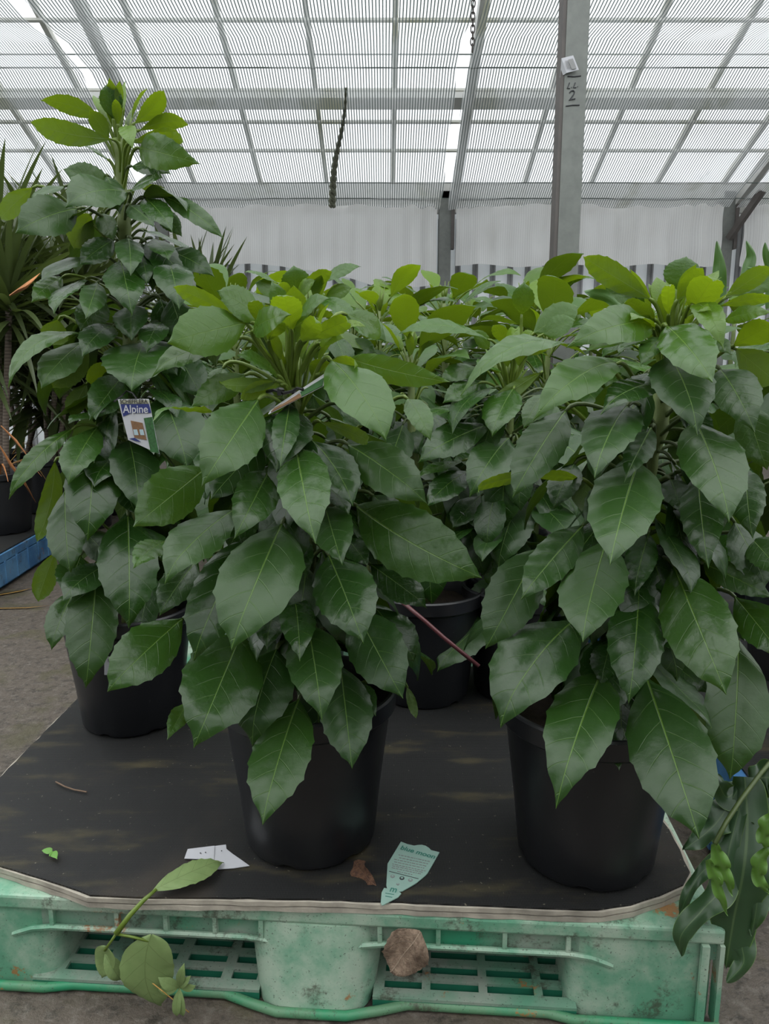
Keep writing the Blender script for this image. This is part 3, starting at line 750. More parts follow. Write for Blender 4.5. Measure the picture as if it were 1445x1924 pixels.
WM = {}
class Plant:
    def __init__(s, name, base, stem_pts, label, group=None, seed=0):
        s.root = empty(name, base, label, 'plant', group); s.base = base; s.stem = [Vector(p) for p in stem_pts]; s.rd = random.Random(seed); s.n = 0
    def put(s, o, mat_world):
        o.parent = s.root; o.matrix_parent_inverse.identity(); o.matrix_local = Matrix.Translation(-s.base) @ mat_world; WM[o.name] = mat_world.copy()
    def stem_at(s, z):
        st = s.stem
        if z <= st[0].z: return st[0]
        for a, b in zip(st, st[1:]):
            if z <= b.z: return a.lerp(b, (z-a.z)/(b.z-a.z))
        return st[-1]
    def stalk(s, leafo, base, axis, young, r=0.0030, flat=False):
        h = (Vector((base.x, base.y, 0)) - Vector((s.stem_at(base.z).x, s.stem_at(base.z).y, 0))).length
        za = base.z - 0.03 - 0.55*h if young > .25 else base.z + (0.01 if axis.z < -.5 else -.02) - 0.15*h
        a = s.stem_at(za); out = Vector((base.x-a.x, base.y-a.y, 0)); out = out.normalized() if out.length > 1e-3 else Vector((0, -1, 0))
        d = (base-a).length
        p1 = a + (out*0.5 + Vector((0, 0, .5 if young > .25 else .35)))*d*.5
        p2 = base - axis.normalized()*min(.035, d*.3) + Vector((0, 0, .003))
        pts = bez(a, p1, p2, base + axis.normalized()*0.002, 12)
        m = MB().tube(pts, [r*1.5]+[r]*10+[r*.7], 5)
        me = mesh('leaf_stalk', m.v, m.f, True); me.materials.append(M['stalk'] if young > .15 else M['stalk_dark'])
        o = bpy.data.objects.new('leaf_stalk', me); COL.objects.link(o)
        o.parent = leafo; o.matrix_parent_inverse = WM[leafo.name].inverted()
        return o
    def leaf_px(s, bx, by, tx, ty, w, young=0.0, k=1.0, roll=0, flip=0, arch=0.05, yb=None, yt=None, fold=0.14, hook=0.05, wave=0.010, tone=None, bend=0.0, stalk=True, nv=36, nu=8, teeth=1.0, g=None, up=0.6):
        s.n += 1; arch += s.rd.uniform(-.025, .05); fold += s.rd.uniform(-.12, .12); wave += s.rd.uniform(-.004, .014); hook += s.rd.uniform(-.02, .05);  Y0 = s.stem_at(P(bx, by, s.base.y).z).y
        yb = yb or Y0 - 0.055*k; yt = yt or Y0 - 0.150*k
        b = P(bx, by, yb); t = P(tx, ty, yt); ax = t-b; mid = (b+t)/2
        view = (CAMP-mid).normalized(); prj = lambda q: (q - ax*(q.dot(ax)/ax.length_squared)).normalized()
        nv0 = prj(view); n = prj(view + Vector((0, 0, up))) if not flip else prj(-view + Vector((0, 0, up*.4)))
        fsh = max(.5, abs(n.dot(nv0)))
        rl = roll + s.rd.uniform(-14, 14); n = Matrix.Rotation(R(rl), 3, ax.normalized()) @ n
        W = w/FPX*depth_of(mid)/max(.3, math.cos(R(rl)))*1.0/fsh**.7
        me = leaf_mesh(ax.length, W, arch, fold, hook, wave, s.n*7+int(bx), nv, nu, bend, teeth, g)
        o = bpy.data.objects.new('leaf', me); COL.objects.link(o)
        s.put(o, frame_mat(b, ax, n)); o.color = (young, s.rd.random() if tone is None else tone, 0, 1)
        if stalk: s.stalk(o, b, ax, young)
        return o
    def leaf_dir(s, meshes, az, z, r0, pitch, L, young, roll=0, stalk=True, k=0):
        d = Vector((math.cos(az), math.sin(az), 0)); c = s.stem_at(z); b = Vector((c.x, c.y, z)) + d*r0
        ax = d*math.cos(pitch) + Vector((0, 0, math.sin(pitch)))
        n = -d*math.sin(pitch) + Vector((0, 0, math.cos(pitch)))
        n = Matrix.Rotation(roll, 3, ax) @ n
        me, mL = s.rd.choice(meshes); o = bpy.data.objects.new('leaf', me); COL.objects.link(o)
        s.put(o, frame_mat(b, ax, n) @ Matrix.Scale(L/mL, 4)); o.color = (young, s.rd.random(), 0, 1)
        if stalk: s.stalk(o, b, ax, young, 0.0026)
        return o
    def build_stem(s, r0=0.011, r1=0.008):
        m = MB(); n = len(s.stem); pts = []; rr = []
        for i in range(n-1):
            for q in range(6):
                t = (i+q/6)/(n-1); p = s.stem[i].lerp(s.stem[i+1], q/6)
                pts.append(p + Vector((.002*math.sin(t*30), .002*math.cos(t*23), 0))); rr.append((r0+(r1-r0)*t)*(1+.12*math.sin(t*60)))
        pts.append(s.stem[-1]); rr.append(r1*.8)
        MB().tube(pts, rr, 10).build('stem', M['stem'], s.root, True)
        tp = MB()
        for i in range(7):   # shoots at the growing tip
            a = i*2.4; d = Vector((math.cos(a)*.25, math.sin(a)*.25, 1)).normalized(); e = s.stem[-1]
            tp.tube([e-d*.01, e+d*.03, e+d*(.05+.01*(i % 3))], [.003, .003, .001], 5)
        tp.build('shoot_tip', M['stalk'], s.root, True)
    def crown_stalks(s, n, spread=0.5, L=0.12):
        m = MB(); e = s.stem_at(s.stem[-1].z-0.05)
        for i in range(n):
            a = i*2.4+s.rd.random(); sp_ = spread*s.rd.uniform(.2, 1); d = Vector((math.cos(a)*sp_, math.sin(a)*sp_, 1)).normalized(); l = L*s.rd.uniform(.6, 1.1)
            m = MB().tube(bez(e, e+Vector((d.x*.3, d.y*.3, .5))*l, e+d*l*.8, e+d*l, 5), [.0032, .0028, .0024, .002, .0016], 5)
            st = m.build('crown_stalk', M['stalk'], s.root, True)
            # a tiny young leaf at each end
            me, mL = s.rd.choice(SH_SMALL); o = bpy.data.objects.new('young_leaf', me); COL.objects.link(o)
            b = e+d*l; ax = (d + Vector((math.cos(a), math.sin(a), 0))*.5*s.rd.random()).normalized(); nn = Vector((-math.cos(a)*.8, -math.sin(a)*.8, .6))
            s.put(o, frame_mat(b, ax, nn) @ Matrix.Scale(s.rd.uniform(.035, .08)/mL, 4)); o.color = (s.rd.uniform(.85, 1), .5, 0, 1)
SH = [(leaf_mesh(.18, .18*r, a, f, .06, wv, 900+i, 16, 6), .18) for i, (r, a, f, wv) in enumerate([(.46, .06, .15, .012), (.52, .10, .05, .02), (.42, .03, .25, .01), (.50, -.02, .2, .02), (.55, .08, .1, .015), (.44, .12, .2, .02)])]
SH_SMALL = [(leaf_mesh(.18, .18*r, .05, .3, .02, .01, 950+i, 10, 4, teeth=0), .18) for i, r in enumerate((.38, .46, .34))]
def filler(pl, z0, z1, n, r0, L, azr, seed, droop=(-75, -30), young=0.0):
    rd = random.Random(seed)
    for i in range(n):
        az = R(rd.uniform(*azr)); z = z0+(z1-z0)*(i+rd.random())/n
        pl.leaf_dir(SH, az, z, rd.uniform(r0*.5, r0), R(rd.uniform(*droop)), L*rd.uniform(.75, 1.15), young*rd.random(), R(rd.uniform(-25, 25)))
# ================================================================ plant A: the tall one at left
pA = pot_at(255, 1387, MATZ)
def V3(p, z): return Vector((p.x, p.y, z))
top = P(222, 262, pA.y+0.0)
A = Plant('potted_umbrella_plant', pA, [V3(pA, MATZ+.2), P(250, 1000, pA.y), P(246, 700, pA.y+.01), P(235, 450, pA.y), P(228, 350, pA.y), top], 'tallest glossy umbrella plant in a black pot, left on the cloth, with white card tag', seed=1)
make_pot(A.root, pA.x, pA.y, MATZ)
A.build_stem(.014, .011)
LA = [
 (213,225,205,155,42,.25,.2), (252,232,308,168,36,.9,.3,dict(flip=1,bend=-.1)), (190,222,78,186,34,.8,.2,dict(flip=1,arch=.10)),
 (212,262,54,228,42,.8,.8,dict(flip=1,arch=.16,bend=.05)), (205,262,168,206,32,.7,.3,dict(flip=1)), (222,235,217,184,18,1,.3,dict(flip=1)),
 (262,245,356,232,30,.8,.3,dict(flip=1,arch=.12)), (258,262,345,250,18,.7,.6,dict(flip=1,arch=.1)), (238,238,247,272,32,.85,.9), (262,278,370,306,40,.45,.8,dict(arch=.16,roll=30)),
 (245,268,352,262,24,.8,.9,dict(flip=1,arch=.1)), (246,312,318,322,34,.1,.5), (182,252,108,238,16,.4,.1,dict(roll=50)), (203,300,125,265,24,.4,.2,dict(roll=40)),
 (214,362,120,315,50,.2,.4), (240,362,126,378,76,.12,1.1,dict(fold=.3)), (146,392,33,432,70,.05,1.2,dict(fold=.2)), (62,352,-2,414,38,.8,.6,dict(flip=1)),
 (170,402,136,468,52,.85,.3,dict(flip=1)), (122,350,55,372,26,.15,.4,dict(roll=30)), (245,358,302,330,36,.2,.6), (262,350,322,368,20,.8,.3,dict(flip=1)),
 (305,370,418,443,34,.15,.7,dict(arch=.12)), (272,372,322,428,46,.1,.9), (242,385,286,420,42,.05,.9), (286,448,316,480,42,.15,.8), (312,470,398,512,42,0,.6),
 (242,447,246,508,52,.05,1.1), (264,462,276,526,44,.0,.9), (214,450,152,494,46,.0,.7), (226,490,246,577,74,.05,1.2), (316,490,336,572,72,.0,1.1),
 (184,530,163,592,46,.1,1.3), (162,524,95,578,42,.2,1.1,dict(roll=30)), (118,520,62,560,36,.25,1.0), (250,572,246,634,62,.0,.9),
 (152,626,10,716,40,.35,1.2,dict(flip=0,arch=.16,roll=40)), (214,612,155,662,56,.0,1.1), (156,642,76,722,64,.2,1.1), (214,690,158,712,38,.8,.6,dict(flip=1)), (165,650,98,730,60,.8,.4,dict(flip=1)),
 (272,642,246,726,128,.12,1.3,dict(g=.8)), (305,605,275,655,50,.05,.9), (232,705,172,782,62,.05,1.1), (302,742,352,874,112,.0,1.2),
 (184,800,126,898,66,.15,1.4), (136,806,13,932,38,.2,1.1,dict(arch=.12,roll=20)), (178,835,165,1009,98,.0,1.4), (242,826,262,957,88,.0,1.2),
 (103,866,65,1022,42,.6,.9,dict(flip=1,bend=.08)), (122,920,130,1072,68,.05,1.1), (240,968,243,1174,108,.0,1.5), (104,1036,70,1132,42,.7,.6,dict(flip=1)),
 (152,1042,126,1116,62,.05,.9), (182,1070,162,1288,92,.05,1.5), (140,1108,95,1217,52,.1,1.0), (290,1080,262,1192,62,.0,.8), (202,775,128,790,34,.1,.9,dict(roll=30)),
 (163,720,130,782,36,.55,.5,dict(flip=1)), (200,690,262,745,60,.0,.5), (322,560,350,640,60,.0,.4), (300,560,330,650,60,0,.3), (195,560,150,620,60,.1,.4), (330,660,380,745,66,0,.4),
 (225,905,255,965,40,.0,.8), (110,600,100,650,50,.7,.2,dict(flip=1)), (280,640,330,700,60,0,.6), (120,945,110,1010,34,.5,.5,dict(flip=1)), (320,905,300,985,60,0,.5),
 (160,1000,215,1060,50,.0,.6), (300,500,330,545,40,.1,.4), (200,330,225,395,40,.05,.6), (300,395,340,440,34,.1,.3), (190,400,212,450,36,.3,.4),
]
def put_all(pl, lst):
    for r in lst:
        kw = r[7] if len(r) > 7 else {}
        pl.leaf_px(*r[:7], **kw)
put_all(A, LA)
A.crown_stalks(9, .35, .09)
filler(A, .48, 1.18, 50, .06, .13, (0, 360), 11, (-70, -10))
filler(A, .44, 1.0, 34, .10, .17, (-10, 190), 12)

# ================================================================ plant B: centre front
pB = pot_at(586, 1640, MATZ)
B = Plant('potted_umbrella_plant', pB, [V3(pB, MATZ+.2), P(588, 1180, pB.y), P(575, 950, pB.y), P(562, 800, pB.y), P(546, 730, pB.y)], 'broad umbrella plant in the centre front pot, with a tag strapped below its crown', seed=2)
make_pot(B.root, pB.x, pB.y, MATZ)
B.build_stem(.013, .011)
LB = [
 (530,983,433,1213,150,.1,1.7,dict(bend=-.03)), (466,1008,362,1234,104,.0,1.3), (441,957,309,1078,92,.12,1.4), (312,1018,252,1062,46,.35,1.3,dict(fold=.3)),
 (345,1160,204,1293,96,.15,1.2), (455,1185,370,1390,144,.05,1.6,dict(roll=-15)), (520,1218,470,1385,118,.0,1.2,dict(hook=.12)), (562,1312,492,1542,112,.1,1.7),
 (578,1168,604,1337,104,.05,1.5), (640,1250,661,1437,98,.0,1.3), (617,1042,680,1199,114,.0,1.4), (668,1145,754,1307,102,.0,1.2), (552,1115,564,1229,68,.0,1.4),
 (610,950,641,1054,82,.05,1.3), (668,948,904,1084,112,.15,1.0,dict(bend=.04,roll=15)), (556,836,588,1005,98,.15,1.7), (512,872,447,998,78,.1,1.4),
 (486,750,388,896,104,.2,1.5), (498,826,398,933,80,.0,1.1), (390,876,255,986,84,.25,1.2,dict(roll=-10)), (585,826,664,942,84,.0,1.1), (652,834,798,938,86,.1,.9),
 (622,676,726,816,108,.45,1.3), (765,748,808,822,46,.45,.8), (655,672,843,718,36,.55,.6,dict(arch=.13,roll=50)), (464,606,318,642,78,.5,.9,dict(roll=-10)),
 (447,636,285,694,52,.3,.8,dict(roll=20)), (442,592,322,536,34,.95,.5,dict(flip=1)), (492,602,410,545,56,.45,.5), (548,620,531,550,58,.95,1.0,dict(flip=1)),
 (552,612,612,556,34,.4,.7), (536,605,512,528,38,.45,.2), (475,622,539,590,22,.5,1.2,dict(roll=40)), (522,706,449,664,36,.4,.7), (520,716,408,722,20,.6,.8,dict(flip=1,roll=45,arch=.08)),
 (528,722,446,748,32,.7,.7,dict(flip=1,arch=.1)), (462,704,362,760,48,.35,.7), (405,778,285,774,20,.5,1.6,dict(roll=40)), (600,702,673,686,24,.85,.8,dict(flip=1,arch=.2)),
 (590,712,612,672,40,.7,.3,dict(flip=1)), (546,756,527,870,50,.0,1.2,dict(fold=.35)), (632,620,684,610,16,1,.4), (600,645,642,632,24,.9,.5), (600,792,698,834,26,.6,.8,dict(flip=1,arch=.12)),
 (692,1058,800,1136,62,.0,.6), (765,1290,783,1352,18,.3,.4,dict(flip=1)), (352,1320,318,1381,34,.35,1.0), (660,1280,704,1340,44,.0,.8), (702,1140,780,1242,72,.0,.5),
 (372,1050,300,1152,62,.0,.8), (525,1130,500,1212,64,.0,1.0), (500,620,470,560,30,.6,.6,dict(flip=1)), (565,640,600,598,36,.9,1.0,dict(flip=1)), (505,640,525,600,36,.9,.9,dict(flip=1)),
 (575,640,662,600,34,.9,.8,dict(flip=1,arch=.1)), (640,760,705,800,50,.1,.4), (700,930,760,985,50,0,.4), (540,880,600,960,60,0,.5), (480,940,430,1030,60,0,.6),
 (620,1100,600,1180,60,0,.6), (440,1040,400,1130,80,0,.6), (600,900,655,960,46,.0,.9), (470,810,440,880,50,.05,.6), (650,590,720,632,38,.5,-.6,dict(arch=.1)), (430,1000,470,1090,50,0,.5),
 (590,1230,560,1300,60,0,.9), (700,1200,735,1290,60,0,.5), (420,690,400,740,40,.2,.3), (640,1000,690,1060,50,0,.7), (560,1010,575,1080,50,0,.6),
]
put_all(B, LB)
B.crown_stalks(16, .45, .11)
filler(B, .43, .86, 40, .05, .13, (0, 360), 21, (-75, -25))
filler(B, .42, .85, 24, .09, .17, (-5, 185), 22)

# ================================================================ plant C: right front
pC = pot_at(1094, 1678, MATZ)
Cc = Plant('potted_umbrella_plant', pC, [V3(pC, MATZ+.2), P(1150, 1180, pC.y), P(1215, 900, pC.y), P(1245, 760, pC.y), P(1258, 655, pC.y)], 'bushy umbrella plant in the right front pot, bright new leaves on top', seed=3)
make_pot(Cc.root, pC.x, pC.y, MATZ)
Cc.build_stem(.013, .011)
LC = [
 (1226,611,1078,640,62,.4,1.2,dict(arch=.1,roll=-20)), (1222,562,1092,480,46,.85,.4,dict(flip=1,arch=.1)), (1215,590,1128,515,48,.4,.1), (1275,545,1290,481,68,.35,.0,dict(g=.85)),
 (1272,565,1322,500,36,.95,.4,dict(flip=1)), (1302,585,1345,516,62,.95,.9,dict(flip=1,g=.8)), (1256,592,1258,532,24,1,.9), (1362,560,1452,500,36,.85,.4,dict(flip=1,arch=.1)),
 (1372,556,1474,522,32,.5,.2), (1350,576,1462,560,24,.85,.7,dict(flip=1)), (1360,602,1446,585,22,.6,.8,dict(roll=30)), (1303,574,1358,642,46,.7,1.1,dict(arch=.1)),
 (1252,612,1337,710,88,.35,1.5), (1378,650,1462,610,50,.8,.8,dict(flip=1)), (1382,655,1462,722,60,.6,.8,dict(flip=1)), (1256,668,1311,797,108,.0,1.4,dict(fold=.25)),
 (1352,693,1416,802,84,.05,1.1), (1160,683,1010,772,78,.4,1.4,dict(arch=.09)), (1112,676,866,724,52,.45,.9,dict(arch=.2,roll=30)), (1235,722,1135,762,56,.0,1.2),
 (1180,762,1118,882,102,.05,1.5), (1225,802,1180,887,52,.0,1.2), (1064,770,965,927,84,.05,1.0), (1200,866,1147,1050,130,.1,1.8), (1306,790,1372,970,114,.1,1.5),
 (1312,890,1329,1058,76,.0,1.3), (1402,880,1412,1002,62,.0,1.0), (1142,1010,1094,1194,122,.1,1.6), (1220,1000,1192,1108,58,.0,1.0), (1097,985,982,1118,76,.05,1.2),
 (1012,1030,914,1217,96,.05,.8), (1082,1163,938,1347,142,.0,1.3), (1200,1110,1184,1310,102,.0,1.4), (1265,1062,1362,1297,124,.15,1.6), (1132,1262,1047,1497,124,.05,1.8,dict(roll=-10)),
 (1214,1270,1312,1567,148,.0,1.9), (1388,1200,1374,1462,112,.1,1.1), (1150,1370,1163,1442,46,.0,.9), (1380,1120,1470,1232,72,.1,1.0), (1320,1058,1450,1122,48,.05,.8,dict(roll=20)),
 (1232,1180,1302,1232,46,.0,.8), (1230,600,1170,560,30,.6,.5,dict(flip=1)), (1290,610,1330,575,24,.9,.9), (1225,620,1190,590,26,.8,.9), (1240,640,1160,655,26,.3,.8,dict(roll=30)),
 (1330,640,1372,662,30,.3,.6), (1315,700,1350,760,50,.0,.8), (1220,700,1190,740,44,.1,.8), (1160,920,1100,980,60,.0,.6), (1260,900,1280,960,50,.0,.8), (1240,1050,1270,1120,56,0,.8),
 (1380,980,1440,1100,80,0,.7), (1400,760,1440,880,70,.1,.5), (1130,1080,1060,1150,60,0,.7), (1250,1240,1330,1300,44,0,.6), (1150,1200,1130,1280,60,0,.9), (1345,1150,1400,1200,50,0,.7),
 (1250,640,1205,680,40,.3,.9), (1410,1010,1470,1080,60,.05,.9), (1020,740,985,800,40,.3,.6), (1090,900,1000,893,22,.85,.9,dict(flip=1)), (1000,893,888,922,24,.85,.9,dict(flip=1,stalk=False)),
 (1290,760,1330,830,50,0,.7), (1170,980,1200,1060,60,0,.7), (1080,870,1040,950,60,0,.5),
]
put_all(Cc, LC)
Cc.crown_stalks(16, .5, .10)
filler(Cc, .43, .86, 44, .05, .13, (0, 360), 31, (-75, -25))
filler(Cc, .42, .88, 26, .09, .17, (-5, 185), 32)

# ================================================================ plants behind
def generic(name, base, topz, lean, label, group, seed, n, Lr=(.15, .21), pot=True, stalk=True, rr=.16, spread=1.0, crown=8, zlow=.30):
    rd = random.Random(seed); t = Vector((base.x+lean[0], base.y+lean[1], topz))
    pl = Plant(name, base, [V3(base, base.z+.2), base.lerp(t, .55), t], label, group, seed)
    if pot: make_pot(pl.root, base.x, base.y, base.z)
    pl.build_stem(.012, .009)
    z0 = base.z+zlow; z1 = topz+.03
    for i in range(n):
        f = ((i+rd.random()*.6)/n)**.85; z = z0+(z1-z0)*f; az = i*2.399+rd.uniform(-.4, .4)
        pitch = -62 + 34*f if f < .55 else -38 + (f-.55)/.45*72
        pitch += rd.uniform(-18, 18); young = max(0, (f-.62)/.38)*rd.uniform(.35, 1.15); young = min(1, young)
        L = rd.uniform(*Lr)*(1-.25*max(0, f-.6)/.4)
        pl.leaf_dir(SH, az, z + (0.02 if f > .85 else 0), rr*rd.uniform(.35, 1)*(1-.55*max(0, f-.5)/.5)*spread, R(pitch), L, young, R(rd.uniform(-25, 25)), stalk=stalk)
    if crown: pl.crown_stalks(crown, .6, .06)
    return pl
# D: between the two front plants, a little back
bD = Vector((0.30, 1.62, MATZ))
tD = P(958, 725, 1.62)
D = Plant('potted_umbrella_plant', bD, [V3(bD, MATZ+.2), P(958, 1000, 1.62), tD], 'umbrella plant standing just behind the gap between the two front pots', seed=4)
make_pot(D.root, bD.x, bD.y, MATZ); D.build_stem()
LD = [
 (918,638,752,620,34,.5,.6,dict(arch=.12,roll=35)), (980,592,985,531,42,.5,.3), (1002,626,1088,572,50,.5,.0), (1020,628,1080,600,40,.5,.3), (1016,700,905,784,30,.75,.8,dict(flip=1,arch=.1)),
 (925,796,788,860,62,.05,1.0), (957,822,884,924,80,.05,1.2), (880,885,803,947,58,.0,.9), (870,865,785,892,28,.2,.6,dict(roll=30)), (900,772,790,786,28,.1,.8,dict(roll=30)),
 (965,730,924,812,68,.2,1.1), (1035,800,1090,846,44,.3,.6), (930,1150,820,1254,76,.05,1.0), (980,932,935,1062,92,.0,1.0), (900,720,835,752,38,.2,.7), (895,690,830,710,34,.3,.5),
 (960,650,925,608,28,.8,.5,dict(flip=1)), (975,660,1000,622,24,.9,.6), (945,655,968,618,22,.95,.7), (990,668,1040,640,24,.8,.4,dict(flip=1)), (920,655,890,620,26,.6,.2), (1035,850,1060,900,40,.1,.4),
 (905,930,850,990,50,0,.6), (880,990,910,1080,60,0,.5), (960,1080,880,1150,60,0,.4), (1000,850,985,920,60,0,.6), (1010,760,1050,800,40,.1,.6), (930,700,900,690,30,.4,.8),
]
put_all(D, LD); D.crown_stalks(10, .5, .10)
filler(D, .45, .84, 40, .10, .15, (0, 360), 41, (-75, -20)); 
bE = Vector((-0.20, 1.78, MATZ))
tE = P(580, 600, 1.78)
E = Plant('potted_umbrella_plant', bE, [V3(bE, MATZ+.2), P(585, 900, 1.78), tE], 'umbrella plant whose pale crown rises directly behind the centre front plant', seed=5)
make_pot(E.root, bE.x, bE.y, MATZ); E.build_stem()
LE = [
 (556,545,553,500,54,.4,.2,dict(g=.8)), (568,546,625,506,30,.9,.5,dict(flip=1)), (600,530,676,497,26,.4,.2), (522,532,460,508,16,.5,.3,dict(roll=30)), (595,562,670,597,30,.4,.6,dict(arch=.1)),
 (545,570,520,530,32,.9,.6,dict(flip=1)), (660,592,722,636,40,.4,.9), (530,555,480,530,30,.5,.2), (610,560,660,540,26,.6,.2), (500,570,440,560,30,.4,.4), (560,560,590,525,26,.8,.4),
 (650,640,705,660,30,.2,.6,dict(roll=20)), (640,600,700,600,26,.5,.2), (690,740,740,800,44,.0,.9), (700,690,770,720,40,.1,.7), (480,580,400,575,34,.4,.3), (720,860,790,900,44,0,.8), (735,790,790,850,50,0,.9),
]
put_all(E, LE); E.crown_stalks(8, .5, .09)
filler(E, .46, 1.02, 48, .13, .16, (0, 360), 51, (-70, -5), .2)
bG = Vector((0.085, 1.60, MATZ))
G_ = generic('potted_umbrella_plant', bG, 0.90, (-.03, .12), 'umbrella plant between the two front pots, a maroon cane leaning on its pot', None, 6, 30, zlow=.36, rr=.12)
far = [
 (0.42, 2.15, 0.97, 'umbrella plant behind the gap plants, below the foot of the grey post'),
 (0.22, 2.55, 1.07, 'umbrella plant with arching pale leaves against the wall, left of the grey post'),
 (-0.05, 2.30, 1.03, 'umbrella plant in the middle distance, between the two rear crowns'),
 (-0.42, 2.30, 1.04, 'umbrella plant behind the centre crown, its left side beside the dracaenas'),
 (-0.10, 3.0, 1.09, 'umbrella plant two rows back, under the sagging curtain hem'),
 (0.78, 2.25, 0.93, 'umbrella plant half hidden behind the bright crown of the right plant'),
 (-0.60, 3.1, 1.10, 'umbrella plant far back, next to the dracaena tips'),
 (0.38, 3.5, 1.10, 'umbrella plant in a far row, before the frame post of the back wall'),
 (1.02, 3.0, 1.02, 'umbrella plant just right of the grey post'),
]
for i, (x, y, tz, lb) in enumerate(far):
    generic('potted_umbrella_plant', Vector((x, y, 0.0)), tz, (random.Random(i).uniform(-.04, .04), 0), lb, 'umbrella plants standing behind the pallet', 60+i, 62, zlow=.50, crown=7, rr=.20, Lr=(.17, .25))
rows = [(-.35, 4.0), (.12, 4.2), (.55, 4.6), (-.8, 4.1), (-.15, 4.9), (.3, 5.3), (-.55, 5.1), (1.05, 4.0), (.9, 5.1), (1.5, 3.4), (1.35, 4.5), (.75, 3.9), (-.4, 3.55), (.5, 2.9)]
for i, (x, y) in enumerate(rows):
    generic('potted_umbrella_plant', Vector((x, y, 0.0)), 1.08+.03*(i % 3), (0, 0), 'umbrella plant in the crowded far rows before the back wall', 'umbrella plants crowded in the far rows', 90+i, 46, zlow=.55, crown=3, rr=.22, Lr=(.20, .28), stalk=False)
# right edge neighbour
bH = Vector((0.92, 1.62, 0.20))
generic('potted_umbrella_plant', bH, 1.02, (-.02, 0), 'umbrella plant cut by the right edge, standing on the blue pallet', None, 77, 46, zlow=.36, rr=.17)
# ================================================================ dracaenas at left
def blade_mesh(L, W, droop, fold, seed, nv=9):
    rd = random.Random(seed); vs = []; uvs = []; tw = rd.uniform(-.3, .3)
    for j in range(nv+1):
        t = j/nv; hw = W/2*(0.55+.45*min(1, t*4))*(1-t**3.2) if t < 1 else 0.0
        y = L*t*(1-.25*droop*t); z = -droop*L*t*t*.6
        for u in (-1, 0, 1):
            vs.append((u*hw*math.cos(tw*t)+.02*L*math.sin(t*3)*tw, y, z + abs(u)*hw*fold + u*hw*math.sin(tw*t))); uvs.append((.5+u*.5, t))
    fs = [(j*3+i, j*3+i+1, j*3+i+4, j*3+i+3) for j in range(nv) for i in (0, 1)]
    return mesh('blade', vs, fs, True, uvs)
BL = []
for i in range(7):
    me = blade_mesh(.55, .036+.005*(i % 3), .12+.16*i/2, .35, i); me.materials.append(M['blade']); BL.append(me)
def dracaena(base, heads, label, seed, potr=1.0):
    rd = random.Random(seed); rt = empty('potted_dracaena', base, label, 'plant', 'dracaenas on the blue pallet at left')
    make_pot(rt, base.x, base.y, base.z, .145*potr, .115*potr, .27*potr)
    for (dx, dy, h) in heads:
        a = base + Vector((dx*.3, dy*.3, .22)); b = base + Vector((dx, dy, h))
        pts = bez(a, a+Vector((dx*.1, dy*.1, h*.3)), b-Vector((dx*.15, dy*.15, h*.25)), b, 8)
        MB().tube(pts, .014, 8).build('cane', M['cane'], rt, True)
        for i in range(64):
            az = i*2.4+rd.uniform(-.3, .3); f = i/64; pitch = R(-25+105*f+rd.uniform(-10, 10)); z = -.14+.17*f
            d = Vector((math.cos(az), math.sin(az), 0)); ax = d*math.cos(pitch)+Vector((0, 0, math.sin(pitch))); n = -d*math.sin(pitch)+Vector((0, 0, math.cos(pitch)))
            o = bpy.data.objects.new('blade', BL[rd.randrange(0, 3) if f > .5 else rd.randrange(2, 7)]); COL.objects.link(o); o.parent = rt
            o.matrix_local = Matrix.Translation(-base) @ frame_mat(b+Vector((0, 0, z))+d*.01, ax, n) @ Matrix.Scale(rd.uniform(.75, 1.15), 4)
    for i in range(10):   # dried blades hanging on the pot
        az = rd.uniform(0, 6.28); d = Vector((math.cos(az), math.sin(az), 0)); p = base+Vector((0, 0, .25))
        pts = bez(p+d*.02, p+d*.10+Vector((0, 0, .12)), p+d*.17+Vector((0, 0, .04)), p+d*.2+Vector((0, 0, -.06*rd.random())), 6)
        m = MB(); w_ = .006; sd = Vector((-d.y, d.x, 0))
        m.v = [q+sd*w_*k_*(1-j/6) for j, q in enumerate(pts) for k_ in (-1, 1)]; m.f = [(2*j, 2*j+1, 2*j+3, 2*j+2) for j in range(5)]
        m.build('dried_blade', M['straw'] if i % 3 else M['orange'], rt)
    return rt
dz = .1465
dr1 = dracaena(Vector((-1.70, 3.36, dz)), [(.14, -.05, 1.02), (-.05, .02, .88), (.03, .08, 1.14)], 'dracaena in the black pot at the left frame edge, on the blue pallet', 1)
dr2 = dracaena(Vector((-1.70, 3.84, dz)), [(.14, -.02, 1.06), (.02, .06, .94), (.24, 0, 1.14)], 'dracaena second from the front, its ringed canes leaning together', 2)
dracaena(Vector((-2.08, 3.62, dz)), [(.05, .0, 1.05), (-.1, 0, 1.18)], 'dracaena farther left, mostly hidden by its neighbours', 3)
for i, (x, y, lb) in enumerate([(-1.62, 4.55, 'dracaena on the floor beyond the blue pallet, behind the tall plant'), (-1.15, 4.75, 'dracaena whose blade tips show right of the tall plant'), (-2.15, 4.6, 'dracaena at the back left, spiky blades before the curtain')]):
    dracaena(Vector((x, y, 0)), [(.08, 0, 1.12), (-.12, .05, .98), (0, -.1, 1.24-.12*(i == 1))], lb, 10+i)
dracaena(Vector((-2.02, 4.12, dz)), [(.15, 0, .62), (.32, .0, .74), (-.02, 0, .8)], 'shorter dracaena in the dark gap behind the front canes', 21)
dracaena(Vector((-1.62, 4.14, 0)), [(-.05, 0, .75), (.18, .0, .86), (.05, 0, 1.0)], 'shorter dracaena beyond the end of the blue pallet', 22)
# tall upright blades sticking up at far left are part of the nearest heads above

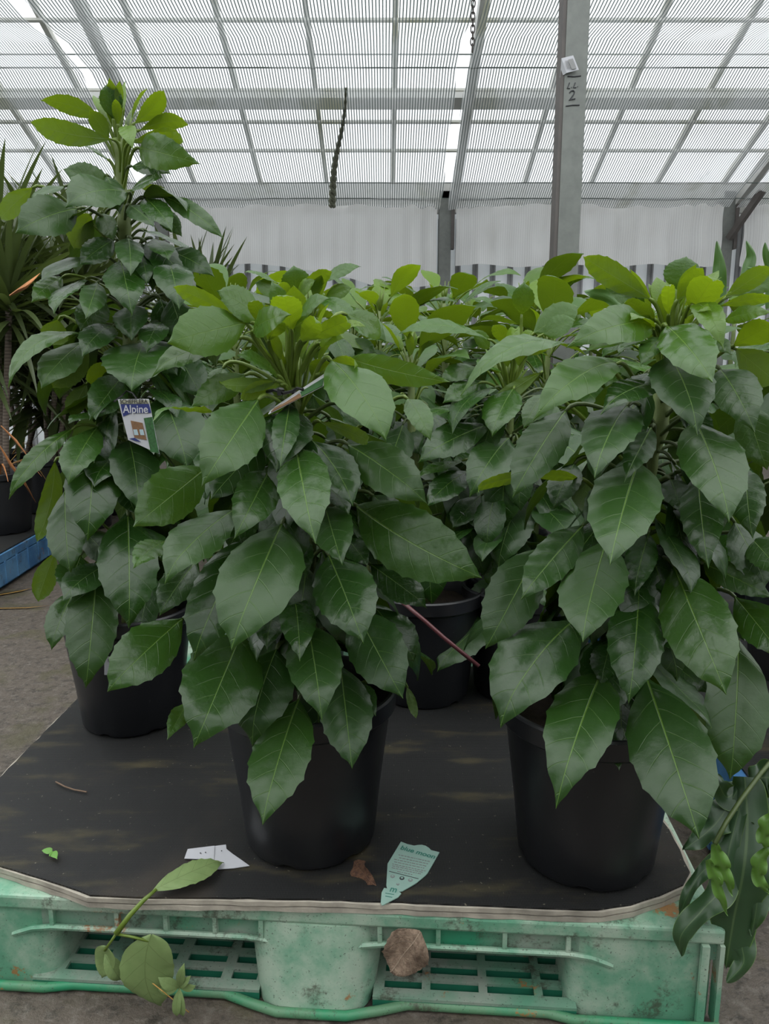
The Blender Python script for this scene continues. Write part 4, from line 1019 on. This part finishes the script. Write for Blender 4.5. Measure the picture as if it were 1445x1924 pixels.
def ribbon(name, pts, w, mat, parent=None, up=Vector((0, 0, 1)), th=.0008):
    m = MB(); n = len(pts)
    for j, q in enumerate(pts):
        d = (pts[min(j+1, n-1)]-pts[max(j-1, 0)]).normalized(); sd = d.cross(up).normalized(); t = j/(n-1); ww = w*min(1, .3+3*t)*(1-t**4)*.5+.0004
        m.v += [q+sd*ww+up*th, q-sd*ww+up*th, q-up*0]
    for j in range(n-1):
        a = j*3; m.f += [(a, a+3, a+4, a+1), (a+1, a+4, a+5, a+2), (a+2, a+5, a+3, a)]
    return m.build(name, mat, parent, True)
def groundline(px, z=.004): return [PZ(a, b, z) for a, b in px]
o = ribbon('fallen_blade', groundline([(-40, 1124), (0, 1117), (35, 1111), (66, 1104)]), .022, M['straw']); tag(o, 'broad dried orange-yellow blade lying on the wet floor, upper of two', 'fallen leaf')
o = ribbon('fallen_blade', groundline([(-30, 1143), (0, 1143), (50, 1142), (92, 1138)]), .012, M['straw']); tag(o, 'thin dried yellow blade lying on the wet floor, lower of two', 'fallen leaf')
ribbon('dried_blade', [P(0, 838, 2.7), P(22, 875, 2.72), P(45, 905, 2.75), P(68, 945, 2.8)], .011, M['orange'], dr1, up=Vector((0, -1, .3)))
ribbon('dried_blade', [P(2, 800, 3.0), P(30, 828, 3.0), P(62, 870, 3.0)], .010, M['orange'], dr1, up=Vector((0, -1, .3)))
ribbon('dried_blade', [P(18, 556, 2.6), P(48, 538, 2.6), P(76, 513, 2.6)], .018, M['orange'], dr1, up=Vector((0, -1, .3)))

# ================================================================ tags and labels
def on_plane(o, u, v, pts): return [o + u*a + v*b for a, b in pts]
tg = empty('plant_tag', P(230, 750, A.base.y-.20), 'white picture tag with navy band hanging on the tall left plant', 'tag')
yT = A.base.y-0.175
def Tg(x, y, d=0.0): return P(210+x/13.14, 730+y/13.14, yT-d)
flat_poly('card', [Tg(150, 265), Tg(915, 255), Tg(1180, 1620), Tg(410, 1270)], M['paper'], tg)
flat_poly('header_strip', [Tg(195, 290, .001), Tg(900, 286, .001), Tg(915, 372, .001), Tg(215, 378, .001)], M['beige'], tg)
flat_poly('navy_band', [Tg(218, 388, .001), Tg(915, 380, .001), Tg(975, 600, .001), Tg(480, 610, .001), Tg(285, 690, .001)], M['navy'], tg)
flat_poly('picture', [Tg(465, 790, .001), Tg(760, 850, .001), Tg(860, 1270, .001), Tg(560, 1210, .001)], M['brown'], tg)
flat_poly('picture_pane', [Tg(530, 1010, .0015), Tg(625, 1010, .0015), Tg(665, 1150, .0015), Tg(560, 1150, .0015)], M['skyblue'], tg)
flat_poly('picture_pane', [Tg(680, 1010, .0015), Tg(775, 1010, .0015), Tg(810, 1150, .0015), Tg(710, 1150, .0015)], M['skyblue'], tg)
flat_poly('printed_foliage', [Tg(790, 730, .001), Tg(1000, 700, .001), Tg(1085, 1200, .001), Tg(1170, 1600, .001), Tg(960, 1560, .001)], M['foliage_print'], tg)
flat_poly('blue_stroke', [Tg(430, 1235, .0014), Tg(560, 1215, .0014), Tg(720, 1315, .0014), Tg(600, 1300, .0014)], M['navy'], tg)
MB().tube([Tg(60, 320, .0), Tg(250, 180, -.02), Tg(360, 60, -.05), Tg(520, 120, -.03), Tg(620, 260, 0)], .0016, 6).build('tie', M['black'], tg)
def text_obj(body, p0, p1, up, size_ratio, mat, parent, lift=.0008, shear=0, xs=1.0, bold=.012):
    cu = bpy.data.curves.new('lettering', 'FONT'); cu.body = body; cu.size = 1.0; cu.extrude = 0.0; cu.shear = shear; cu.materials.append(mat); cu.offset = bold
    o = bpy.data.objects.new('lettering', cu); COL.objects.link(o); bpy.context.view_layer.update()
    wd = o.dimensions.x; d = p1-p0; sc = d.length/wd
    xax = d.normalized(); nrm = xax.cross(up).normalized(); yax = nrm.cross(xax)
    m = Matrix((xax*sc, yax*sc*size_ratio, nrm)).transposed().to_4x4(); m.translation = p0 + nrm*lift
    q = parent.location
    dg = bpy.context.evaluated_depsgraph_get(); me = bpy.data.meshes.new_from_object(o.evaluated_get(dg)); me.name = 'lettering'
    bpy.data.objects.remove(o); bpy.data.curves.remove(cu)
    if not me.materials: me.materials.append(mat)
    o = bpy.data.objects.new('lettering', me); COL.objects.link(o)
    o.parent = parent; o.matrix_local = Matrix.Translation(-q) @ m
    return o
text_obj('SCHEFFLERA', Tg(205, 362, .001), Tg(890, 360, .001), Vector((0, 0, 1)), 1.1, M['ink'], tg, lift=.0014, bold=.02)
text_obj('Alpine', Tg(285, 600, .001), Tg(905, 600, .001), Vector((0, 0, 1)), 1.15, M['paper'], tg, lift=.001)
# edge-on tag strapped to the centre plant
t2 = empty('plant_tag', P(545, 735, B.base.y-.05), 'narrow edge-on picture tag strapped under the centre crown', 'tag')
yb_ = B.base.y-0.075
def Sg(x, y, Y): return P(440+x/5.06, 480+y/5.06, Y)
flat_poly('card', [Sg(325, 1510, yb_-.03), Sg(850, 1240, yb_-.03), Sg(866, 1120, yb_+.03), Sg(355, 1460, yb_+.03)], M['paper'], t2)
flat_poly('print', [Sg(350, 1488, yb_-.0305), Sg(640, 1345, yb_-.0305), Sg(625, 1310, yb_-.006), Sg(380, 1455, yb_-.006)], M['brown'], t2)
flat_poly('print', [Sg(640, 1340, yb_-.0305), Sg(840, 1238, yb_-.0305), Sg(850, 1165, yb_-.003), Sg(630, 1300, yb_-.003)], M['foliage_print'], t2)
e = B.stem_at(P(545, 735, B.base.y).z)
pts = [e+Vector((.019*math.cos(a), .019*math.sin(a), .003*math.sin(a*2))) for a in [i*2*math.pi/16 for i in range(17)]]
MB().tube(pts, .0028, 6).build('strap', M['black'], t2)
MB().tube([Sg(310, 1295, yb_+.02), Sg(380, 1280, yb_+.01), Sg(470, 1310, yb_), Sg(560, 1290, yb_-.0), Sg(600, 1262, yb_-.005), Sg(655, 1275, yb_-.01)], .0022, 6).build('strap_end', M['black'], t2)
MB().box(*(Sg(415, 1330, yb_) + Vector((0, -.004, 0))), *(Sg(450, 1275, yb_) + Vector((0, .004, 0)))).build('buckle', M['black'], t2)
# barcode sticker on the left pot
def on_pot(px, py, base, off=.0012, rt=.131, rb=.099, h=.242):
    Y = base.y-.1
    for _ in range(30):
        p = P(px, py, Y); r = rb + (rt-rb)*max(0, min(1, (p.z-base.z)/h)) + off
        dx = p.x-base.x
        Y = base.y - math.sqrt(max(0, r*r-dx*dx))
    return P(px, py, Y)
st = empty('sticker', on_pot(215, 1250, pA), 'white barcode sticker on the left black pot', 'label')
def patch(name, x0, y0, x1, y1, mat, off, n=8, skew=0):
    m = MB()
    for i in range(n+1):
        x = x0+(x1-x0)*i/n
        m.v += [on_pot(x, y0+skew*i/n, pA, off), on_pot(x, y1+skew*i/n, pA, off)]
    m.f = [(2*i, 2*i+1, 2*i+3, 2*i+2) for i in range(n)]
    return m.build(name, mat, st, True)
patch('paper', 196, 1233, 243, 1268, M['paper'], .0016, skew=3)
rd = random.Random(4); x = 203
while x < 230:
    w_ = rd.choice((.8, 1.4, 2.0)); patch('barcode_bar', x, 1238, x+w_, 1243.5, M['ink'], .0020, 1); x += w_+rd.choice((.8, 1.2))
for (a, b_, y) in ((208, 216, 1247), (204, 226, 1252), (204, 222, 1256)): patch('print_line', a, y, b_, y+1.2, M['grey_ink'], .0020, 2)

# ================================================================ things lying on the cloth
def zt(x, y, z=MATZ+.0012): return PZ(690+x/8.5, 1560+y/8.5, z)
bl = empty('plant_label', zt(600, 600), 'pale green pointed label reading blue moon, lying on the cloth', 'label')
opts = [(540, 185), (640, 225), (750, 250), (800, 240), (870, 235), (930, 250), (985, 285), (1020, 322), (1155, 355), (965, 690), (920, 735), (780, 850), (640, 930), (560, 975), (505, 985), (545, 1015), (490, 1075), (380, 1130), (260, 1195), (235, 1200), (215, 1165), (230, 1000), (270, 925), (320, 935), (305, 880), (325, 540)]
flat_poly('card', [zt(a, b) for a, b in opts], M['mint'], bl, .0012, Vector((0, 0, 1)))
upv = (zt(640, 100)-zt(540, 400)); upv.z = 0
def txt(body, a, b, ratio=1.0, mat='green_ink', bold=.012):
    p0, p1 = zt(*a, MATZ+.002), zt(*b, MATZ+.002); d = (p1-p0).normalized(); up = Vector((-d.y, d.x, 0)); return text_obj(body, p0, p1, up, ratio, M[mat], bl, lift=.0002, bold=bold)
txt('blue moon', (520, 300), (1065, 455), 1.05, bold=.022)
rd = random.Random(3)
lines = [(500, 385, 1000), (510, 430, 970), (430, 455, 960), (430, 495, 940), (400, 530, 930), (400, 560, 900), (390, 590, 870), (480, 650, 740)]
for (xa, y, xb) in lines:
    x = xa
    while x < xb-20:
        w_ = rd.uniform(18, 60); e_ = min(x+w_, xb); sl_ = .215
        q = [zt(x, y+(x-xa)*sl_, MATZ+.0021), zt(e_, y+(e_-xa)*sl_, MATZ+.0021), zt(e_, y+(e_-xa)*sl_+11, MATZ+.0021), zt(x, y+(x-xa)*sl_+11, MATZ+.0021)]
        flat_poly('print_line', q, M['grey_ink'], bl, .0002, Vector((0, 0, 1))); x = e_+12
q = [zt(350, 650, MATZ+.0021), zt(820, 770, MATZ+.0021), zt(820, 778, MATZ+.0021), zt(350, 658, MATZ+.0021)]; flat_poly('print_line', q, M['ink'], bl, .0002, Vector((0, 0, 1)))
for (cx_, cy_, r_, mt) in ((555, 765, 40, 'ink'), (690, 795, 38, 'grey_ink'), (405, 735, 36, 'grey_ink'), (490, 860, 26, 'grey_ink')):
    flat_poly('symbol', [zt(cx_+r_*math.cos(a), cy_+r_*.7*math.sin(a), MATZ+.0021) for a in [i*2*math.pi/14 for i in range(14)]], M[mt], bl, .0002, Vector((0, 0, 1)))
    flat_poly('symbol_inner', [zt(cx_+r_*.5*math.cos(a), cy_-6+r_*.35*math.sin(a), MATZ+.0024) for a in [i*2*math.pi/10 for i in range(10)]], M['mint'], bl, .0002, Vector((0, 0, 1)))
txt('m', (350, 975), (450, 995), 1.3)
for (a, b, c) in ((290, 1000, 430), (290, 1045, 400)):
    flat_poly('print_line', [zt(a, b, MATZ+.0021), zt(c, b+22, MATZ+.0021), zt(c, b+30, MATZ+.0021), zt(a, b+8, MATZ+.0021)], M['green_ink'], bl, .0002, Vector((0, 0, 1)))
# torn white paper
def zs(x, y, z=MATZ+.0012): return PZ(160+x/4.516, 1580+y/4.516, z)
pp = empty('torn_paper', zs(1100, 130), 'torn white paper lying beside the centre pot, partly under the wilted leaf', 'paper')
flat_poly('torn_half', [zs(1095, 45), zs(1195, 32), zs(1200, 70), zs(1250, 110), zs(1330, 165), zs(1395, 212), zs(1260, 232), zs(1140, 240), zs(1000, 235), zs(1050, 120)], M['paper'], pp, .0008, Vector((0, 0, 1)))
flat_poly('label_half', [zs(870, 70, MATZ+.0022), zs(1098, 42, MATZ+.003), zs(1094, 160, MATZ+.0022), zs(842, 150, MATZ+.0022)], M['paper'], pp, .0008, Vector((0, 0, 1)))
for (a, b) in ((978, 102), (1022, 97), (1158, 84)): flat_poly('hole', [zs(a+6*math.cos(k), b+5*math.sin(k), MATZ+.0042) for k in (0, 1.05, 2.1, 3.14, 4.2, 5.2)], M['ink'], pp, .0002, Vector((0, 0, 1)))
# fallen branchlet with three wilted leaves
fl = empty('wilted_leaf_spray', zs(570, 420), 'wilted pale leaf spray hanging over the front edge of the green pallet', 'fallen leaf')
yf = 0.905
def leaf_between(b, t, n, w, seed, parent, mat=M['pale_leaf'], **k):
    me = leaf_mesh((t-b).length, w, seed=seed, **k); me.materials.clear(); me.materials.append(mat)
    o = bpy.data.objects.new('leaf', me); COL.objects.link(o); o.parent = parent; o.matrix_local = Matrix.Translation(-parent.location) @ frame_mat(b, t-b, n); return o
b1 = zs(570, 420, MATZ+.012); t1 = zs(1180, 150, MATZ+.010)
leaf_between(b1, t1, Vector((0, -.15, 1)), .042, 5, fl, arch=.07, fold=-.1, bend=.05, g=.9)
MB().tube([b1+Vector((.006, 0, .002)), zs(500, 500, MATZ+.006), P(160+380/4.516, 1580+630/4.516, yf+.0), P(160+262/4.516, 1580+790/4.516, yf-.01)], [.002, .003, .0035, .0042], 8).build('stem', M['stalk'], fl, True)
n0 = P(160+262/4.516, 1580+790/4.516, yf-.01)
MB().tube([n0, P(160+215/4.516, 1580+860/4.516, yf-.008), P(160+165/4.516, 1580+930/4.516, yf-.006)], .0018, 6).build('stem', M['stalk'], fl, True)
MB().tube([n0, P(160+400/4.516, 1580+815/4.516, yf-.012), P(160+540/4.516, 1580+850/4.516, yf-.012)], .0018, 6).build('stem', M['stalk'], fl, True)
VW = Vector((0, -1, .35))
leaf_between(P(160+175/4.516, 1580+895/4.516, yf-.006), P(160+130/4.516, 1580+1180/4.516, yf-.004), VW+Vector((-.3, 0, 0)), .034, 6, fl, arch=-.05, fold=.2, g=.7, teeth=0)
leaf_between(P(160+165/4.516, 1580+960/4.516, yf-.005), P(160+310/4.516, 1580+1190/4.516, yf-.004), VW+Vector((.5, 0, 0)), .022, 7, fl, arch=.1, fold=.2, teeth=0)
leaf_between(P(160+560/4.516, 1580+800/4.516, yf-.012), P(160+635/4.516, 1580+1440/4.516, yf-.008), VW, .072, 8, fl, arch=.05, fold=-.12, bend=.10, g=.7, wave=.03, teeth=.4)
# little rosette weed by the pallet foot
wd_ = empty('wilted_rosette', P(337, 1850, .895), 'small wilted rosette of narrow leaves by the foot of the pallet', 'fallen leaf')
c0 = P(160+800/4.516, 1580+1245/4.516, .895)
for i, (tx, ty, w_) in enumerate([(835, 1050, .012), (620, 1165, .016), (620, 1270, .013), (935, 1235, .012), (770, 1500, .013), (830, 1500, .014), (890, 1150, .010)]):
    leaf_between(c0, P(160+tx/4.516, 1580+ty/4.516, .888), VW+Vector((.2*math.sin(i), 0, .2*math.cos(i))), w_, 20+i, wd_, arch=.08, fold=.2, teeth=0, nv=10, nu=4)
MB().tube([P(280, 1842, .893), P(305, 1862, .885), P(355, 1902, .90)], .0007, 5).build('straw', M['straw'], wd_)
# dried brown leaf on the pallet opening
def crumple(b, t, n, w, seed, mat, name, label, mess=.12):
    me = leaf_mesh((t-b).length, w, .02, .25, .12, .14, seed, 20, 8, g=.86, teeth=1.2); me.materials.clear(); me.materials.append(mat); rd = random.Random(seed)
    for v in me.vertices: v.co.z += w*mess*(math.sin(v.co.x*160+seed)+math.sin(v.co.y*110+v.co.x*60))*.5
    o = bpy.data.objects.new(name, me); COL.objects.link(o); o.matrix_world = frame_mat(b, t-b, n); tag(o, label, 'fallen leaf'); return o
yd = .915
crumple(P(790, 1750, yd-.02), P(732, 1830, yd-.03), Vector((.1, -1, .6)), .062, 3, M['dead'], 'dried_leaf', 'crumpled dried brown leaf resting in the right opening of the green pallet')
crumple(PZ(664, 1618, MATZ+.006), PZ(700, 1662, MATZ+.004), Vector((-.5, -.8, .6)), .026, 5, M['dead_red'], 'dried_leaf', 'small russet dried leaf curled against the foot of the centre pot', .05)
MB().tube([PZ(105, 1469, MATZ+.003), PZ(122, 1478, MATZ+.005), PZ(140, 1484, MATZ+.003), PZ(163, 1488, MATZ+.003)], .0014, 6).build('twig', M['twig']); tag(bpy.data.objects['twig'], 'thin bent brown twig lying on the cloth left of centre', 'twig')
sg = empty('sprout', PZ(98, 1605, MATZ), 'tiny bright green two-leafed sprout on the cloth at lower left', 'weed')
cS = PZ(98, 1600, MATZ+.006)
for i, (tx, ty, w_) in enumerate([(78, 1597, .011), (107, 1613, .011), (92, 1609, .004)]):
    leaf_between(cS, PZ(tx, ty, MATZ+.007), Vector((0, -.3, 1)), w_, 30+i, sg, mat=M['sprout'], arch=.05, fold=.1, teeth=0, nv=8, nu=4, g=.6)
MB().tube([PZ(98, 1606, MATZ), cS], .0008, 5).build('stem', M['sprout'], sg)
# maroon cane resting behind
o = MB().tube([P(745, 1122, 1.42), P(800, 1168, 1.40), P(835, 1199, 1.38), P(900, 1252, 1.36)], .0042, 8).build('cane', M['maroon'], None, True); tag(o, 'thin maroon cane leaning between the two front pots', 'stick')

# ================================================================ philodendron at the right edge
FQ = 1.0
def lobe(pts, w, ruffle, seed, nu=6, young=0.0):
    """one ruffled lobe: a strip along its own midline"""
    rd = random.Random(seed); ph = rd.uniform(0, 6); n = len(pts); vs = []; uvs = []; acc = 0
    for j, q in enumerate(pts):
        t = j/(n-1); d = (pts[min(j+1, n-1)]-pts[max(j-1, 0)]).normalized(); vw = (CAMP-q).normalized(); sd = d.cross(vw).normalized(); up = sd.cross(d)
        prf = (min(1, .35+2.2*t))*(1-t**3)**.8
        for i in range(nu+1):
            u = i/nu*2-1; hw = w/2*prf*(1+.20*math.sin(t*15*FQ+ph+(2 if u > 0 else 0))*abs(u))
            vs.append(q + sd*u*hw + up*(ruffle*w*math.sin(t*15*FQ+ph+u*1.2)*u*u*.8 - .10*w*abs(u))); uvs.append((.5+u*.5, t))
    fs = [(j*(nu+1)+i, j*(nu+1)+i+1, (j+1)*(nu+1)+i+1, (j+1)*(nu+1)+i) for j in range(n-1) for i in range(nu)]
    return vs, fs, uvs
def smooth_pts(pl_, n):
    out = []
    for i in range(n):
        f = i/(n-1)*(len(pl_)-1); k = min(int(f), len(pl_)-2); u = f-k
        p0, p1, p2, p3 = pl_[max(k-1, 0)], pl_[k], pl_[k+1], pl_[min(k+2, len(pl_)-1)]
        out.append(.5*((2*p1)+(p2-p0)*u+(2*p0-5*p1+4*p2-p3)*u*u+(3*p1-p0-3*p2+p3)*u**3))
    return out
def big_leaf(parent, Y, strips, petiole, name='leaf', young=0.0):
    V, F, U = [], [], []
    for k, (pl_, w_, ruf) in enumerate(strips):
        pts = smooth_pts([P(a, b, Y+dy) for a, b, dy in pl_], 44); vs, fs, us = lobe(pts, w_, ruf, k*5+3)
        n = len(V); V += vs; U += us; F += [tuple(n+i for i in f) for f in fs]
    me = mesh(name, V, F, True, U); me.materials.append(M['lobe']); o = link(name, me, None, parent); o.color = (young, 0, 0, 1)
    if petiole:
        MB().tube(smooth_pts([P(a, b, Y+dy) for a, b, dy in petiole], 14), .0058, 9).build('leaf_stalk', M['stalk_dark'], o, True)
    return o
bP = Vector((0.80, 1.20, 0.20))
ph = empty('potted_philodendron', bP, 'philodendron with wavy lobed leaves drooping past the pallet corner at right', 'plant')
make_pot(ph, bP.x, bP.y, bP.z, .12, .09, .20)
def px4(x, y, dy=0.0): return (1240+x/3.771, 1360+y/3.771, dy)
Yp = .90
strips = [
 ([px4(600, 375, .06), px4(620, 700, .03), px4(590, 1050, 0), px4(520, 1400, -.01), px4(465, 1745, -.015)], .085, .10),
 ([px4(590, 500, .055), px4(500, 850, .02), px4(440, 1150, .0), px4(300, 1320, -.02), px4(150, 1500, -.03), px4(150, 1650, -.025)], .036, .22),
 ([px4(560, 450, .06), px4(440, 650, .045), px4(330, 770, .03), px4(170, 890, .02)], .036, .30),
 ([px4(570, 800, .03), px4(430, 950, .02), px4(290, 1060, .01), px4(190, 1230, .0), px4(130, 1390, .0)], .020, .45),
 ([px4(610, 1000, .01), px4(600, 1300, -.005), px4(580, 1550, -.015), px4(590, 1700, -.025), px4(470, 1835, -.03)], .034, .22),
 ([px4(640, 420, .06), px4(760, 560, .05), px4(830, 800, .02), px4(800, 1100, .0)], .050, .25),
 ([px4(630, 700, .03), px4(700, 950, .01), px4(690, 1250, -.01), px4(650, 1500, -.02)], .034, .35),
 ([px4(580, 420, .065), px4(480, 520, .055), px4(420, 430, .05), px4(400, 350, .06)], .034, .2),
 ([px4(640, 400, .06), px4(760, 380, .055), px4(860, 420, .05)], .045, .2),
]
big_leaf(ph, Yp, strips, [px4(900, 40, .25), px4(800, 110, .16), px4(690, 160, .10), px4(620, 260, .07), px4(600, 390, .06)])
FQ = 1.15
big_leaf(ph, Yp-.035, [([px4(390, 850), px4(430, 980), px4(470, 1080), px4(515, 1215)], .019, .40), ([px4(340, 960), px4(390, 1080), px4(420, 1200), px4(480, 1355)], .015, .40)], None, 'young_leaf', .9)
big_leaf(ph, Yp-.03, [([px4(800, 640), px4(740, 780), px4(760, 900)], .020, .35), ([px4(760, 880), px4(700, 1000), px4(710, 1120), px4(780, 1200)], .018, .35)], None, 'young_leaf', .8)
e0 = P(*px4(900, 40)[:2], Yp+.25); e1 = bP+Vector((0, 0, .15))
MB().tube(bez(e1, e1+Vector((0, -.02, .12)), e0+Vector((.10, .03, .05)), e0, 12), .0060, 9).build('leaf_stalk', M['stalk_dark'], ph, True)
e2 = P(*px4(390, 850)[:2], Yp-.035); MB().tube(bez(e1, e1+Vector((-.03, -.05, .1)), e2+Vector((.05, .05, .06)), e2, 12), .003, 7).build('leaf_stalk', M['stalk_dark'], ph, True)
e3 = P(*px4(800, 640)[:2], Yp-.03); MB().tube(bez(e1, e1+Vector((-.02, -.05, .1)), e3+Vector((.05, .05, .06)), e3, 12), .003, 7).build('leaf_stalk', M['stalk_dark'], ph, True)
# more wavy leaves beside the pot and the tall curled tips behind the right plant
bQ = Vector((1.05, 2.0, 0.20))
pq = empty('potted_philodendron', bQ, 'tall philodendron whose curled leaf tips poke above the right crown', 'plant')
make_pot(pq, bQ.x, bQ.y, bQ.z, .12, .09, .20)
FQ = .55
for pts, w_ in (([(1348, 620, 0), (1352, 560, 0), (1350, 520, 0), (1352, 490, 0), (1347, 452, 0)], .034), ([(1398, 600, 0), (1396, 540, 0), (1404, 505, 0), (1412, 480, 0), (1402, 452, 0)], .030), ([(1442, 580, 0), (1446, 520, 0), (1440, 480, 0), (1438, 455, 0)], .02),
                ([(1180, 600, 0), (1150, 565, 0), (1120, 552, 0), (1098, 548, 0)], .03), ([(1440, 520, -.02), (1420, 512, -.02), (1405, 503, -.02)], .02)):
    q = [(a, b, d) for a, b, d in pts]
    o = big_leaf(pq, 1.95, [(q, w_, .3)], None, 'leaf', .35)
    a0 = P(*pts[0][:2], 1.95); MB().tube(bez(bQ+Vector((0, 0, .16)), bQ+Vector((0, 0, .5)), a0-Vector((0, 0, .15)), a0, 8), .004, 6).build('leaf_stalk', M['stalk'], o, True)
